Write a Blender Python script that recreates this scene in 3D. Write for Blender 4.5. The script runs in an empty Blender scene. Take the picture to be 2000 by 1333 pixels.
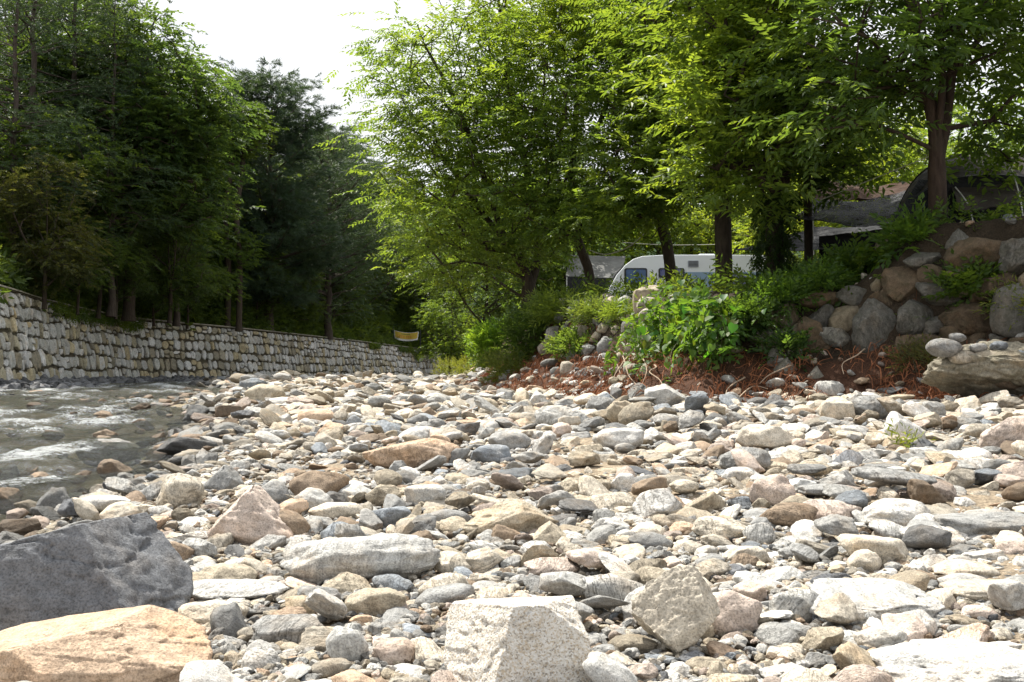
import bpy, bmesh, math, random
import numpy as np

# ------------------------------------------------------------------ camera, sky, sun, exposure
SC = bpy.context.scene
COL = SC.collection
FPX = 1944.4                       # focal length in photo pixels (photo is 2000 x 1333)
TILT = math.atan(70.5 / FPX)
CAMZ = 1.0
cam = bpy.data.cameras.new('camera')
cam.lens = 35.0; cam.sensor_width = 36.0; cam.clip_start = 0.05; cam.clip_end = 5000
camo = bpy.data.objects.new('camera', cam); COL.objects.link(camo)
camo.location = (0, 0, CAMZ); camo.rotation_euler = (math.pi / 2 + TILT, 0, 0)
SC.camera = camo

SUN_EL = math.radians(59); SUN_AZ = math.atan2(-0.68, 0.73)     # azimuth from +Y towards +X
SD = np.array([math.sin(SUN_AZ) * math.cos(SUN_EL), math.cos(SUN_AZ) * math.cos(SUN_EL), math.sin(SUN_EL)])
w = bpy.data.worlds.new('World'); SC.world = w; w.use_nodes = True
nt = w.node_tree; nt.nodes.clear()
sky = nt.nodes.new('ShaderNodeTexSky'); sky.sky_type = 'NISHITA'; sky.sun_disc = False
sky.sun_elevation = SUN_EL; sky.sun_rotation = SUN_AZ; sky.air_density = 1.0; sky.dust_density = 4.0; sky.ozone_density = 1.0
tc = nt.nodes.new('ShaderNodeTexCoord')
mp = nt.nodes.new('ShaderNodeMapping'); mp.inputs['Scale'].default_value = (1.0, 1.0, 3.2)
cn = nt.nodes.new('ShaderNodeTexNoise'); cn.inputs['Scale'].default_value = 2.1; cn.inputs['Detail'].default_value = 5
cr = nt.nodes.new('ShaderNodeValToRGB'); cr.color_ramp.elements[0].position = 0.22; cr.color_ramp.elements[1].position = 0.44
mx = nt.nodes.new('ShaderNodeMixRGB'); mx.inputs['Color2'].default_value = (9.2, 9.4, 9.7, 1)
bgn = nt.nodes.new('ShaderNodeBackground'); bgn.inputs['Strength'].default_value = 0.068
wo = nt.nodes.new('ShaderNodeOutputWorld')
L = nt.links.new
L(tc.outputs['Generated'], mp.inputs['Vector']); L(mp.outputs[0], cn.inputs['Vector']); L(cn.outputs['Fac'], cr.inputs['Fac'])
L(cr.outputs['Color'], mx.inputs['Fac']); L(sky.outputs[0], mx.inputs['Color1']); L(mx.outputs[0], bgn.inputs['Color']); L(bgn.outputs[0], wo.inputs[0])

sl = bpy.data.lights.new('sun', 'SUN'); sl.energy = 5.0; sl.angle = math.radians(0.5); sl.color = (1.0, 0.95, 0.86)
so = bpy.data.objects.new('sun', sl); COL.objects.link(so)
from mathutils import Vector, Matrix, Euler
so.rotation_euler = Vector(SD).to_track_quat('Z', 'Y').to_euler()
so.location = (-20, 15, 40)
SC.view_settings.view_transform = 'Standard'; SC.view_settings.look = 'None'; SC.view_settings.gamma = 1
SC.view_settings.exposure = 0.92
SC.render.filter_size = 1.15; SC.view_settings.use_curve_mapping = False
SC.render.engine = 'CYCLES'
cy = SC.cycles
cy.max_bounces = 7; cy.diffuse_bounces = 3; cy.glossy_bounces = 3; cy.transmission_bounces = 4; cy.transparent_max_bounces = 8; cy.volume_bounces = 0
cy.caustics_reflective = False; cy.caustics_refractive = False; cy.sample_clamp_indirect = 6.0
try:
    cy.use_denoising = True; cy.denoiser = 'OPENIMAGEDENOISE'
except Exception:
    pass

# ------------------------------------------------------------------ helpers
R = np.random.default_rng(11)
random.seed(5)

def ray(px, py):
    u = (px - 1000.0) / FPX; v = (666.5 - py) / FPX
    d = np.array([u, math.cos(TILT) - v * math.sin(TILT), math.sin(TILT) + v * math.cos(TILT)])
    return d / d[1]
def P(px, py, Y):
    return np.array([0, 0, CAMZ]) + ray(px, py) * Y
def proj(p):
    x, y, z = p[0], p[1], p[2] - CAMZ
    c, s = math.cos(TILT), math.sin(TILT)
    dep = y * c + z * s; up = -y * s + z * c
    return 1000 + FPX * x / dep, 666.5 - FPX * up / dep

def _h(ix, iy, iz):
    n = (ix * 374761393 + iy * 668265263 + iz * 2147483647 * 7 + 1013904223) & 0xFFFFFFFF
    n = ((n ^ (n >> 13)) * 1274126177) & 0xFFFFFFFF
    n = ((n ^ (n >> 16)) * 2246822519) & 0xFFFFFFFF
    return ((n ^ (n >> 15)) & 0xFFFFFF) / float(0xFFFFFF)
def vnoise(p):
    p = np.asarray(p, float); i = np.floor(p).astype(np.int64); f = p - i; f = f * f * f * (f * (f * 6 - 15) + 10)
    x, y, z = i[..., 0], i[..., 1], i[..., 2]; fx, fy, fz = f[..., 0], f[..., 1], f[..., 2]
    l = lambda a, b, t: a + (b - a) * t
    c = lambda a, b, d: _h(x + a, y + b, z + d)
    return l(l(l(c(0,0,0), c(1,0,0), fx), l(c(0,1,0), c(1,1,0), fx), fy), l(l(c(0,0,1), c(1,0,1), fx), l(c(0,1,1), c(1,1,1), fx), fy), fz) * 2 - 1
def fbm(p, o=4, g=0.5):
    s = 0; a = 1.0; p = np.asarray(p, float)
    for k in range(o):
        s = s + a * vnoise(p * (2.03 ** k) + 17.3 * k); a *= g
    return s
def fbm2(x, y, sc, o=3, off=0.0):
    return fbm(np.stack([np.asarray(x) * sc + off, np.asarray(y) * sc - off, np.zeros_like(np.asarray(x, float)) + off], -1), o)
def sstep(a, b, x):
    t = np.clip((np.asarray(x, float) - a) / (b - a), 0, 1); return t * t * (3 - 2 * t)

def mk_mesh(name, v, f, mat=None, smooth=True):
    me = bpy.data.meshes.new(name); v = np.ascontiguousarray(v, dtype=np.float32); f = np.ascontiguousarray(f, dtype=np.int32)
    n = f.shape[1]
    me.vertices.add(len(v)); me.vertices.foreach_set('co', v.ravel())
    me.loops.add(f.size); me.loops.foreach_set('vertex_index', f.ravel())
    me.polygons.add(len(f)); me.polygons.foreach_set('loop_start', np.arange(0, f.size, n, dtype=np.int32))
    try: me.polygons.foreach_set('loop_total', np.full(len(f), n, dtype=np.int32))
    except Exception: pass
    me.polygons.foreach_set('use_smooth', np.full(len(f), smooth, dtype=bool))
    me.update(calc_edges=True)
    if mat: me.materials.append(mat)
    return me
def fattr(me, name, vals):
    a = me.attributes.new(name, 'FLOAT', 'POINT'); a.data.foreach_set('value', np.ascontiguousarray(vals, dtype=np.float32))
def cattr(me, name, vals):
    a = me.attributes.new(name, 'FLOAT_COLOR', 'POINT')
    vals = np.concatenate([vals, np.ones((len(vals), 1))], 1) if vals.shape[1] == 3 else vals
    a.data.foreach_set('color', np.ascontiguousarray(vals, dtype=np.float32).ravel())
def obj(name, me, parent=None, loc=None, col=None):
    o = bpy.data.objects.new(name, me); COL.objects.link(o)
    if parent is not None: o.parent = parent
    if loc is not None: o.location = loc
    if col is not None: o.color = (col[0], col[1], col[2], 1)
    return o
def tag(o, label=None, cat=None, group=None, kind=None):
    if label: o['label'] = label
    if cat: o['category'] = cat
    if group: o['group'] = group
    if kind: o['kind'] = kind
    return o
def empty(name, loc, label, cat, group=None):
    o = bpy.data.objects.new(name, None); COL.objects.link(o); o.location = loc; o.empty_display_size = 0.1
    return tag(o, label, cat, group)
def join(parts):
    vs, fs, k = [], [], 0
    for v, f in parts:
        vs.append(v); fs.append(np.asarray(f) + k); k += len(v)
    return np.concatenate(vs), np.concatenate(fs)
def sweep(path, rad, sides=6):
    path = np.asarray(path, float); k = len(path); rad = np.broadcast_to(np.asarray(rad, float), (k,))
    t = np.gradient(path, axis=0); t /= np.linalg.norm(t, axis=1)[:, None] + 1e-9
    ref = np.array([1.0, 0, 0]) if abs(t[0][0]) < 0.8 else np.array([0, 1.0, 0])
    V = np.zeros((k, sides, 3)); a = np.linspace(0, 2 * math.pi, sides, endpoint=False)
    n = ref
    for i in range(k):
        n = n - t[i] * np.dot(n, t[i]); n /= np.linalg.norm(n) + 1e-9
        b = np.cross(t[i], n)
        V[i] = path[i] + rad[i] * (np.cos(a)[:, None] * n + np.sin(a)[:, None] * b)
    i = np.arange(k - 1)[:, None] * sides; j = np.arange(sides)[None, :]; j2 = (j + 1) % sides
    F = np.stack([i + j, i + j2, i + sides + j2, i + sides + j], -1).reshape(-1, 4)
    return V.reshape(-1, 3), F
def spline(pts, n):
    pts = np.asarray(pts, float); k = len(pts)
    t = np.linspace(0, k - 1, n); i = np.clip(t.astype(int), 0, k - 2); u = (t - i)[:, None]
    p0 = pts[np.clip(i - 1, 0, k - 1)]; p1 = pts[i]; p2 = pts[i + 1]; p3 = pts[np.clip(i + 2, 0, k - 1)]
    return 0.5 * ((2 * p1) + (-p0 + p2) * u + (2 * p0 - 5 * p1 + 4 * p2 - p3) * u * u + (-p0 + 3 * p1 - 3 * p2 + p3) * u ** 3)
def gridmesh(A):        # A: (m, n, 3)
    m, n = A.shape[:2]
    i = np.arange(m - 1)[:, None] * n; j = np.arange(n - 1)[None, :]
    return A.reshape(-1, 3), np.stack([i + j, i + j + 1, i + n + j + 1, i + n + j], -1).reshape(-1, 4)
def box(cx, cy_, cz, sx, sy, sz):
    v = np.array([[x, y, z] for z in (-1, 1) for y in (-1, 1) for x in (-1, 1)], float) * np.array([sx, sy, sz]) / 2 + np.array([cx, cy_, cz])
    f = np.array([[0, 2, 3, 1], [4, 5, 7, 6], [0, 1, 5, 4], [2, 6, 7, 3], [0, 4, 6, 2], [1, 3, 7, 5]])
    return v, f
_ico = {}
def ico(s):
    if s not in _ico:
        bm = bmesh.new(); bmesh.ops.create_icosphere(bm, subdivisions=s, radius=1.0)
        v = np.array([x.co[:] for x in bm.verts]); f = np.array([[q.index for q in p.verts] for p in bm.faces]); bm.free()
        _ico[s] = (v, f)
    return _ico[s]

# ------------------------------------------------------------------ materials
class NT:
    def __init__(s, name):
        s.m = bpy.data.materials.new(name); s.m.use_nodes = True; s.t = s.m.node_tree; s.t.nodes.clear()
        s.out = s.n('ShaderNodeOutputMaterial')
    def n(s, typ, **kw):
        nd = s.t.nodes.new(typ)
        for k, v in kw.items():
            if k in ('operation', 'blend_type', 'attribute_name', 'attribute_type', 'noise_dimensions', 'feature', 'wave_type', 'rotation_type', 'distance', 'data_type', 'noise_type'):
                setattr(nd, k, v)
            else:
                key = int(k[1:]) if k[0] == 'i' and k[1:].isdigit() else k.replace('_', ' ')
                if hasattr(v, 'is_output'): s.t.links.new(v, nd.inputs[key])
                else: nd.inputs[key].default_value = v
        return nd
    def math(s, op, a, b=0.0, clamp=False):
        nd = s.n('ShaderNodeMath', operation=op, i0=a, i1=b); nd.use_clamp = clamp; return nd.outputs[0]
    def vm(s, op, a, b):
        return s.n('ShaderNodeVectorMath', operation=op, i0=a, i1=b).outputs[0]
    def mix(s, f, a, b, mode='MIX'):
        return s.n('ShaderNodeMixRGB', blend_type=mode, Fac=f, Color1=a, Color2=b).outputs[0]
    def ramp(s, f, stops):
        nd = s.n('ShaderNodeValToRGB', Fac=f); e = nd.color_ramp.elements
        while len(e) < len(stops): e.new(0.5)
        for q, (p, c) in zip(e, stops):
            q.position = p; q.color = (c, c, c, 1) if not hasattr(c, '__len__') else (*c, 1)
        return nd.outputs[0]
    def noise(s, vec, sc, det=4, ro=0.55, out='Fac', dist=0.0):
        return s.n('ShaderNodeTexNoise', Vector=vec, Scale=sc, Detail=det, Roughness=ro, Distortion=dist).outputs[out]
    def bump(s, h, st, d, nrm=None):
        kw = dict(Height=h, Strength=st, Distance=d)
        if nrm is not None: kw['Normal'] = nrm
        return s.n('ShaderNodeBump', **kw).outputs[0]
    def done(s, sh):
        s.t.links.new(sh, s.out.inputs[0]); return s.m

def principled(name, col, rough=0.6, spec=0.4, metal=0.0, var=0.15, vs=6.0, bump=0.0):
    t = NT(name); g = t.n('ShaderNodeNewGeometry').outputs['Position']
    nz = t.noise(g, vs, 5)
    c = t.mix(1.0, (*col, 1), t.ramp(nz, [(0.25, 1 - var), (0.75, 1 + var)]), 'MULTIPLY')
    p = t.n('ShaderNodeBsdfPrincipled', Base_Color=c, Roughness=rough, Metallic=metal)
    p.inputs['Specular IOR Level'].default_value = spec
    if bump: t.t.links.new(t.bump(t.noise(g, vs * 5, 4), 0.5, bump), p.inputs['Normal'])
    return t.done(p.outputs[0])

def stone_material(name, inst=False, scale=1.0, speckle=0.0, moss=0.0, rough_rel=1.0):
    t = NT(name)
    if inst:
        a = t.n('ShaderNodeAttribute', attribute_name='col', attribute_type='INSTANCER'); base = a.outputs['Color']
        rnd = t.n('ShaderNodeObjectInfo').outputs['Random']
    else:
        oi = t.n('ShaderNodeObjectInfo'); base = oi.outputs['Color']; rnd = oi.outputs['Random']
    g = t.n('ShaderNodeNewGeometry').outputs['Position']
    off = t.math('MULTIPLY', rnd, 61.0)
    cmb = t.n('ShaderNodeCombineXYZ', X=off, Y=t.math('MULTIPLY', rnd, 23.0), Z=off).outputs[0]
    v0 = t.vm('ADD', g, cmb)
    rot = t.n('ShaderNodeCombineXYZ', X=t.math('MULTIPLY', rnd, 31.0), Y=t.math('MULTIPLY', rnd, 57.0), Z=t.math('MULTIPLY', rnd, 13.0)).outputs[0]
    v1 = t.n('ShaderNodeVectorRotate', rotation_type='EULER_XYZ', Vector=v0, Rotation=rot).outputs[0]
    v2 = t.vm('MULTIPLY', v1, (1.0, 1.0, 6.0))
    big = t.noise(v0, 4.5 * scale, 4, 0.6)
    med = t.noise(v0, 22 * scale, 8, 0.68)
    fin = t.noise(v0, 150 * scale, 4, 0.6)
    band = t.noise(v2, 9 * scale, 6, 0.65, dist=0.7)
    # mottling, foliation, iron staining, dark mica flecks
    c = t.mix(1.0, base, t.ramp(med, [(0.30, 0.60), (0.52, 1.0), (0.72, 1.28)]), 'MULTIPLY')
    bs = t.math('MULTIPLY', t.ramp(rnd, [(0.4, 0.02), (0.95, 0.5)]), 1.0)
    c = t.mix(bs, c, t.mix(1.0, c, t.ramp(band, [(0.38, 0.48), (0.52, 1.0), (0.66, 1.22)]), 'MULTIPLY'))
    c = t.mix(t.math('MULTIPLY', t.ramp(big, [(0.50, 0.0), (0.70, 0.40)]), 1.0), c, t.mix(1.0, c, (1.15, 0.88, 0.60, 1), 'MULTIPLY'))
    c = t.mix(0.75, c, t.mix(1.0, c, t.ramp(fin, [(0.34, 0.45), (0.50, 1.0), (0.66, 1.25)]), 'MULTIPLY'))
    crk = t.noise(v2, 5 * scale, 5, 0.7, dist=1.2)
    cr_ = t.math('ABSOLUTE', t.math('SUBTRACT', crk, 0.5))
    crs = t.ramp(t.math('FRACT', t.math('MULTIPLY', rnd, 7.0)), [(0.45, 0.0), (0.6, 1.0)])
    c = t.mix(t.math('MULTIPLY', t.ramp(cr_, [(0.0, 0.5), (0.010, 0.0)]), crs), c, t.mix(1.0, c, (0.35, 0.33, 0.3, 1), 'MULTIPLY'))
    if speckle:
        vo = t.n('ShaderNodeTexVoronoi', Vector=v0, Scale=260.0 * scale)
        sp = t.n('ShaderNodeSeparateColor', Color=vo.outputs['Color']).outputs[0]
        c = t.mix(speckle, c, t.mix(1.0, base, t.ramp(sp, [(0.05, (0.42, 0.38, 0.33)), (0.22, (0.86, 0.70, 0.50)), (0.4, (1.0, 0.95, 0.88)), (0.9, (1.2, 1.2, 1.2))]), 'MULTIPLY'))
    if moss:
        mo = t.math('MULTIPLY', t.ramp(t.noise(v0, 7, 6, 0.7), [(0.48, 0.0), (0.62, 1.0)]), moss)
        c = t.mix(mo, c, (0.035, 0.04, 0.018, 1))
    h = t.math('ADD', t.math('MULTIPLY', med, 1.0), t.math('MULTIPLY', fin, 0.22))
    h = t.math('ADD', h, t.math('MULTIPLY', t.math('MULTIPLY', band, bs), 0.9))
    h = t.math('ADD', h, t.math('MULTIPLY', t.ramp(cr_, [(0.0, 0.0), (0.02, 0.35)]), crs))
    b = t.bump(h, 0.85, 0.022 * rough_rel / scale)
    p = t.n('ShaderNodeBsdfPrincipled', Base_Color=c, Roughness=0.82, Normal=b); p.inputs['Specular IOR Level'].default_value = 0.3
    return t.done(p.outputs[0])

def leaf_material(name, trans=0.5, gloss=0.5, wobble=0.42):
    t = NT(name)
    base = t.n('ShaderNodeObjectInfo').outputs['Color']
    at = t.n('ShaderNodeAttribute', attribute_name='tint').outputs['Fac']
    c = t.mix(1.0, base, t.ramp(at, [(0.0, (1 - wobble, 1 - wobble * 0.8, 0.75)), (0.5, (1, 1, 1)), (1.0, (1 + wobble * 1.3, 1 + wobble * 0.8, 1.0))]), 'MULTIPLY')
    p = t.n('ShaderNodeBsdfPrincipled', Base_Color=c, Roughness=gloss); p.inputs['Specular IOR Level'].default_value = 0.45
    tr = t.n('ShaderNodeBsdfTranslucent', Color=t.mix(1.0, c, (2.8, 2.35, 1.0, 1), 'MULTIPLY'))
    return t.done(t.n('ShaderNodeMixShader', i0=trans, i1=p.outputs[0], i2=tr.outputs[0]).outputs[0])

M_stone = stone_material('river_stone')
M_cob = stone_material('river_cobble', inst=True, scale=1.6)
M_gran = stone_material('white_granite', speckle=0.75)
M_wall = stone_material('wall_stone', scale=0.9, moss=0.3, rough_rel=0.6)
M_bank = stone_material('bank_boulder', scale=0.7, moss=0.35)
M_leaf = leaf_material('leaf', trans=0.55)
M_needle = leaf_material('needle', trans=0.25, gloss=0.55, wobble=0.3)

def bark_material():
    t = NT('bark'); g = t.n('ShaderNodeNewGeometry').outputs['Position']; base = t.n('ShaderNodeObjectInfo').outputs['Color']
    v = t.vm('MULTIPLY', g, (1.0, 1.0, 0.22))
    n1 = t.noise(v, 16, 7, 0.7); n2 = t.noise(g, 3, 4)
    c = t.mix(1.0, base, t.ramp(n1, [(0.3, 0.5), (0.55, 1.0), (0.75, 1.5)]), 'MULTIPLY')
    c = t.mix(t.ramp(n2, [(0.5, 0.0), (0.7, 0.35)]), c, (0.06, 0.062, 0.035, 1))
    p = t.n('ShaderNodeBsdfPrincipled', Base_Color=c, Roughness=0.9, Normal=t.bump(n1, 0.9, 0.04)); p.inputs['Specular IOR Level'].default_value = 0.2
    return t.done(p.outputs[0])
M_bark = bark_material()

def ground_material():
    t = NT('gravel_sand'); g = t.n('ShaderNodeNewGeometry').outputs['Position']
    base = t.n('ShaderNodeAttribute', attribute_name='gcol').outputs['Color']
    n1 = t.noise(g, 30, 8, 0.7); vo = t.n('ShaderNodeTexVoronoi', Vector=g, Scale=70.0)
    vd = vo.outputs['Distance']; vc = t.n('ShaderNodeSeparateColor', Color=vo.outputs['Color']).outputs[0]
    n3 = t.noise(g, 2.2, 5)
    c = t.mix(1.0, base, t.ramp(n1, [(0.3, 0.55), (0.5, 1.0), (0.7, 1.35)]), 'MULTIPLY')
    c = t.mix(0.6, c, t.mix(1.0, c, t.ramp(vc, [(0.0, 0.55), (0.5, 1.0), (1.0, 1.5)]), 'MULTIPLY'))
    c = t.mix(1.0, c, t.ramp(n3, [(0.35, 0.75), (0.65, 1.15)]), 'MULTIPLY')
    h = t.math('ADD', t.math('MULTIPLY', vd, -0.7), n1)
    p = t.n('ShaderNodeBsdfPrincipled', Base_Color=c, Roughness=0.92, Normal=t.bump(h, 0.9, 0.02)); p.inputs['Specular IOR Level'].default_value = 0.15
    return t.done(p.outputs[0])
M_ground = ground_material()

def water_material():
    t = NT('stream_water'); g = t.n('ShaderNodeNewGeometry').outputs['Position']
    v = t.vm('MULTIPLY', g, (1.0, 0.75, 1.0))
    n1 = t.noise(v, 4.0, 4, 0.6, dist=0.8); n2 = t.noise(v, 14, 5, 0.65, dist=0.5); n3 = t.noise(v, 55, 3, 0.6)
    h = t.math('ADD', n1, t.math('ADD', t.math('MULTIPLY', n2, 0.42), t.math('MULTIPLY', n3, 0.2)))
    b = t.bump(h, 1.0, 0.30)
    fr = t.n('ShaderNodeFresnel', IOR=1.36, Normal=b).outputs[0]
    gl = t.n('ShaderNodeBsdfGlossy', Color=(0.95, 0.97, 1, 1), Roughness=0.16, Normal=b)
    tr = t.n('ShaderNodeBsdfTransparent', Color=(0.80, 0.82, 0.72, 1))
    s = t.n('ShaderNodeMixShader', i0=t.math('MAXIMUM', fr, 0.12), i1=tr.outputs[0], i2=gl.outputs[0])
    fa = t.n('ShaderNodeAttribute', attribute_name='foam').outputs['Fac']
    fn = t.math('ADD', t.math('MULTIPLY', t.noise(t.vm('MULTIPLY', g, (0.8, 1.0, 1.0)), 20, 8, 0.8, dist=0.6), 0.95), t.math('MULTIPLY', t.noise(t.vm('MULTIPLY', g, (0.6, 1.0, 1.0)), 3.5, 4, 0.6, dist=0.8), 0.22))
    fm = t.ramp(t.math('ADD', fn, fa), [(0.66, 0.0), (0.80, 0.75)])
    df = t.n('ShaderNodeBsdfDiffuse', Color=(0.72, 0.75, 0.76, 1), Normal=b)
    s = t.n('ShaderNodeMixShader', i0=fm, i1=s.outputs[0], i2=df.outputs[0])
    return t.done(s.outputs[0])
M_water = water_material()
M_root = principled('red_roots', (0.22, 0.088, 0.042), 0.85, 0.2, var=0.45, vs=5)
M_wood = principled('pale_wood', (0.34, 0.26, 0.19), 0.8, 0.2, var=0.3, vs=14)
M_mortar = principled('mortar', (0.075, 0.065, 0.045), 0.95, 0.1, var=0.4, vs=3, bump=0.02)
M_white = principled('white_panel', (0.70, 0.73, 0.76), 0.35, 0.5, var=0.04, vs=1.5)
M_blue = principled('blue_panel', (0.20, 0.30, 0.42), 0.35, 0.5, var=0.05, vs=1.5)
M_black = principled('black_trim', (0.012, 0.013, 0.016), 0.35, 0.5)
M_grey = principled('grey_plastic', (0.30, 0.32, 0.36), 0.5, 0.4)
M_glass = principled('tinted_window', (0.09, 0.14, 0.27), 0.08, 0.9, var=0.25, vs=3)
M_glass2 = principled('blue_window', (0.02, 0.03, 0.16), 0.08, 0.9, var=0.2, vs=3)
M_rope = principled('rope', (0.5, 0.5, 0.46), 0.7, 0.3)
M_pole = principled('tent_pole', (0.55, 0.55, 0.53), 0.35, 0.5)

def fabric(name, col, trans=0.15, holes=0.0):
    t = NT(name); g = t.n('ShaderNodeNewGeometry').outputs['Position']
    n = t.noise(g, 1.8, 5); w_ = t.noise(g, 180, 2)
    c = t.mix(1.0, (*col, 1), t.ramp(n, [(0.3, 0.75), (0.7, 1.25)]), 'MULTIPLY')
    b = t.bump(t.math('ADD', t.math('MULTIPLY', t.noise(t.vm('MULTIPLY', g, (1, 1, 2.5)), 2.6, 4, 0.6, dist=1.0), 1.0), t.math('MULTIPLY', w_, 0.02)), 0.8, 0.12)
    p = t.n('ShaderNodeBsdfPrincipled', Base_Color=c, Roughness=0.7, Normal=b); p.inputs['Specular IOR Level'].default_value = 0.25
    tr = t.n('ShaderNodeBsdfTranslucent', Color=c)
    s = t.n('ShaderNodeMixShader', i0=trans, i1=p.outputs[0], i2=tr.outputs[0])
    if holes:
        hn = t.noise(g, 26, 3, 0.6)
        s = t.n('ShaderNodeMixShader', i0=t.ramp(hn, [(0.50, 0.0), (0.56, holes)]), i1=s.outputs[0], i2=t.n('ShaderNodeBsdfTransparent').outputs[0])
    return t.done(s.outputs[0])
M_net = fabric('shade_net', (0.042, 0.043, 0.047), 0.2, 0.75)
M_brown = fabric('brown_tarp', (0.085, 0.046, 0.028), 0.3)
M_dark = fabric('dark_tarp', (0.020, 0.021, 0.023), 0.1)
M_tent = fabric('taupe_tent', (0.065, 0.053, 0.044), 0.15)
M_tentd = fabric('black_tent', (0.016, 0.016, 0.018), 0.05)
M_awn = fabric('grey_awning', (0.17, 0.17, 0.165), 0.2)
M_yel = principled('banner_yellow', (0.55, 0.40, 0.06), 0.6, 0.3, var=0.1)
M_wht = principled('banner_white', (0.65, 0.66, 0.66), 0.6, 0.3, var=0.05)
M_red = principled('banner_red', (0.55, 0.17, 0.05), 0.6, 0.3)
M_grn = principled('banner_green', (0.10, 0.17, 0.06), 0.6, 0.3)

# ------------------------------------------------------------------ the lie of the land
WE_Y = [-10, 0, 5.4, 7.5, 9, 13, 16, 19, 23, 27, 35, 48, 61, 80, 130]
WE_X = [-1.6, -2.0, -2.5, -2.75, -3.0, -3.7, -5.0, -6.2, -6.5, -7.2, -10.6, -14.2, -12.2, -8.4, -1.0]
def base_z(y):
    y = np.asarray(y, float); return np.where(y > 0, 0.87 * np.tanh(y / 27.0), 0.032 * y)
def edge_x(y): return np.interp(y, WE_Y, WE_X) + 0.25 * np.sin(np.asarray(y) * 0.9) * sstep(3, 8, y)
def bar_z(x, y):
    t = np.asarray(x, float) - edge_x(y)
    return base_z(y) - 0.30 + 0.30 * sstep(-1.3, 0.5, t) + (0.06 * sstep(-1.3, 0.5, t) + np.clip(0.03 * (t - 0.5), 0, 0.34)) * np.interp(y, [10, 32], [1, 0.0])
def hit(px, py, zf, y0=1.6, y1=140.0):
    Y = np.geomspace(y0, y1, 4000); d = ray(px, py)
    z = CAMZ + d[2] * Y; g = zf(d[0] * Y, Y)
    k = np.argmax(z <= g)
    if not (z <= g).any(): k = len(Y) - 1
    return np.array([d[0] * Y[k], Y[k], g[k]])
foot = [(5.3, 10.2), (5.0, 12.2), (4.2, 12.8), (3.4, 13.3), (2.5, 13.0), (1.6, 13.9), (0.68, 16.6), (-0.37, 20.5)]
BANK = np.array([[14, 1.0], [8.0, 6.5]] + [list(p) for p in foot] + [[-1.0, 24], [-1.7, 33], [-2.3, 45], [-3.6, 70], [2, 110], [30, 160], [400, 300], [400, 1.0]])
def poly_sd(x, y, poly):
    x = np.asarray(x, float); y = np.asarray(y, float); d = np.full(x.shape, 1e9); ins = np.zeros(x.shape, bool)
    n = len(poly)
    for i in range(n):
        ax, ay = poly[i]; bx, by = poly[(i + 1) % n]
        ex, ey = bx - ax, by - ay; t = np.clip(((x - ax) * ex + (y - ay) * ey) / (ex * ex + ey * ey), 0, 1)
        d = np.minimum(d, np.hypot(x - ax - t * ex, y - ay - t * ey))
        c = (ay > y) != (by > y)
        with np.errstate(divide='ignore', invalid='ignore'):
            ins ^= c & (x < (bx - ax) * (y - ay) / (by - ay + 1e-12) + ax)
    return np.where(ins, d, -d)
def ground_z(x, y):
    x = np.asarray(x, float); y = np.asarray(y, float)
    z = bar_z(x, y)
    d = poly_sd(x, y, BANK) + 0.25 * fbm2(x, y, 0.7, 2, 3.0)
    aw = np.interp(y, [10, 16, 19], [1.55, 1.55, 1.2]); ah = np.interp(y, [10, 16, 19], [0.66, 0.66, 0.6])
    TOPZ = 2.33 + 0.42 * sstep(16.5, 23, y) + 0.87 * sstep(5.0, 6.3, x) * (1 - sstep(15.5, 20, y))
    z1 = z + ah * sstep(0, 1, d / aw) * np.clip(d / aw, 0, 1) ** 0.3
    ww = np.interp(y, [16, 22], [0.85, 0.9])
    t = sstep(0, 1, (d - aw) / ww)
    z2 = z1 * (1 - t) + TOPZ * t
    z2 = z2 + np.clip(d - 8, 0, 200) * 0.012
    return np.where(d > 0, z2, z)

def axis(parts):
    out = []
    for a, b, s in parts: out += list(np.arange(a, b, s))
    return np.array(out)
gx = axis([(-400, -60, 40), (-60, -20, 4), (-20, -8, 0.6), (-8, 9, 0.13), (9, 20, 0.5), (20, 60, 4), (60, 401, 40)])
gy = axis([(-40, -2, 4), (-2, 1.5, 0.5), (1.5, 24, 0.13), (24, 45, 0.4), (45, 110, 1.5), (110, 300, 15), (300, 1500, 100)])
GX, GY = np.meshgrid(gx, gy)
GZ = ground_z(GX, GY)
sd = poly_sd(GX, GY, BANK)
GZ = GZ + 0.035 * fbm2(GX, GY, 1.6, 3) * (np.abs(GX) < 20) + 0.07 * fbm2(GX, GY, 0.9, 3, 9.0) * sstep(0, 1.5, sd)
A = np.stack([GX, GY, GZ], -1)
v, f = gridmesh(A)
me = mk_mesh('ground', v, f, M_ground)
t_ = (GX - edge_x(GY)).ravel(); sdr = sd.ravel()
nz = fbm2(GX, GY, 1.1, 3, 5.0).ravel()
sand = np.array([0.29, 0.235, 0.17]); bed = np.array([0.25, 0.21, 0.145]); red = np.array([0.075, 0.038, 0.024]); soil = np.array([0.045, 0.034, 0.023])
c = bed + (sand - bed) * sstep(-0.2, 0.7, t_ + 0.3 * nz)[:, None]
c = c + (red - c) * (sstep(-0.25, 0.5, sdr + 0.35 * nz))[:, None]
c = c + (soil - c) * (sstep(1.2, 1.8, sdr + 0.3 * nz))[:, None]
cattr(me, 'gcol', c)
tag(obj('ground', me), kind='structure')

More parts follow.
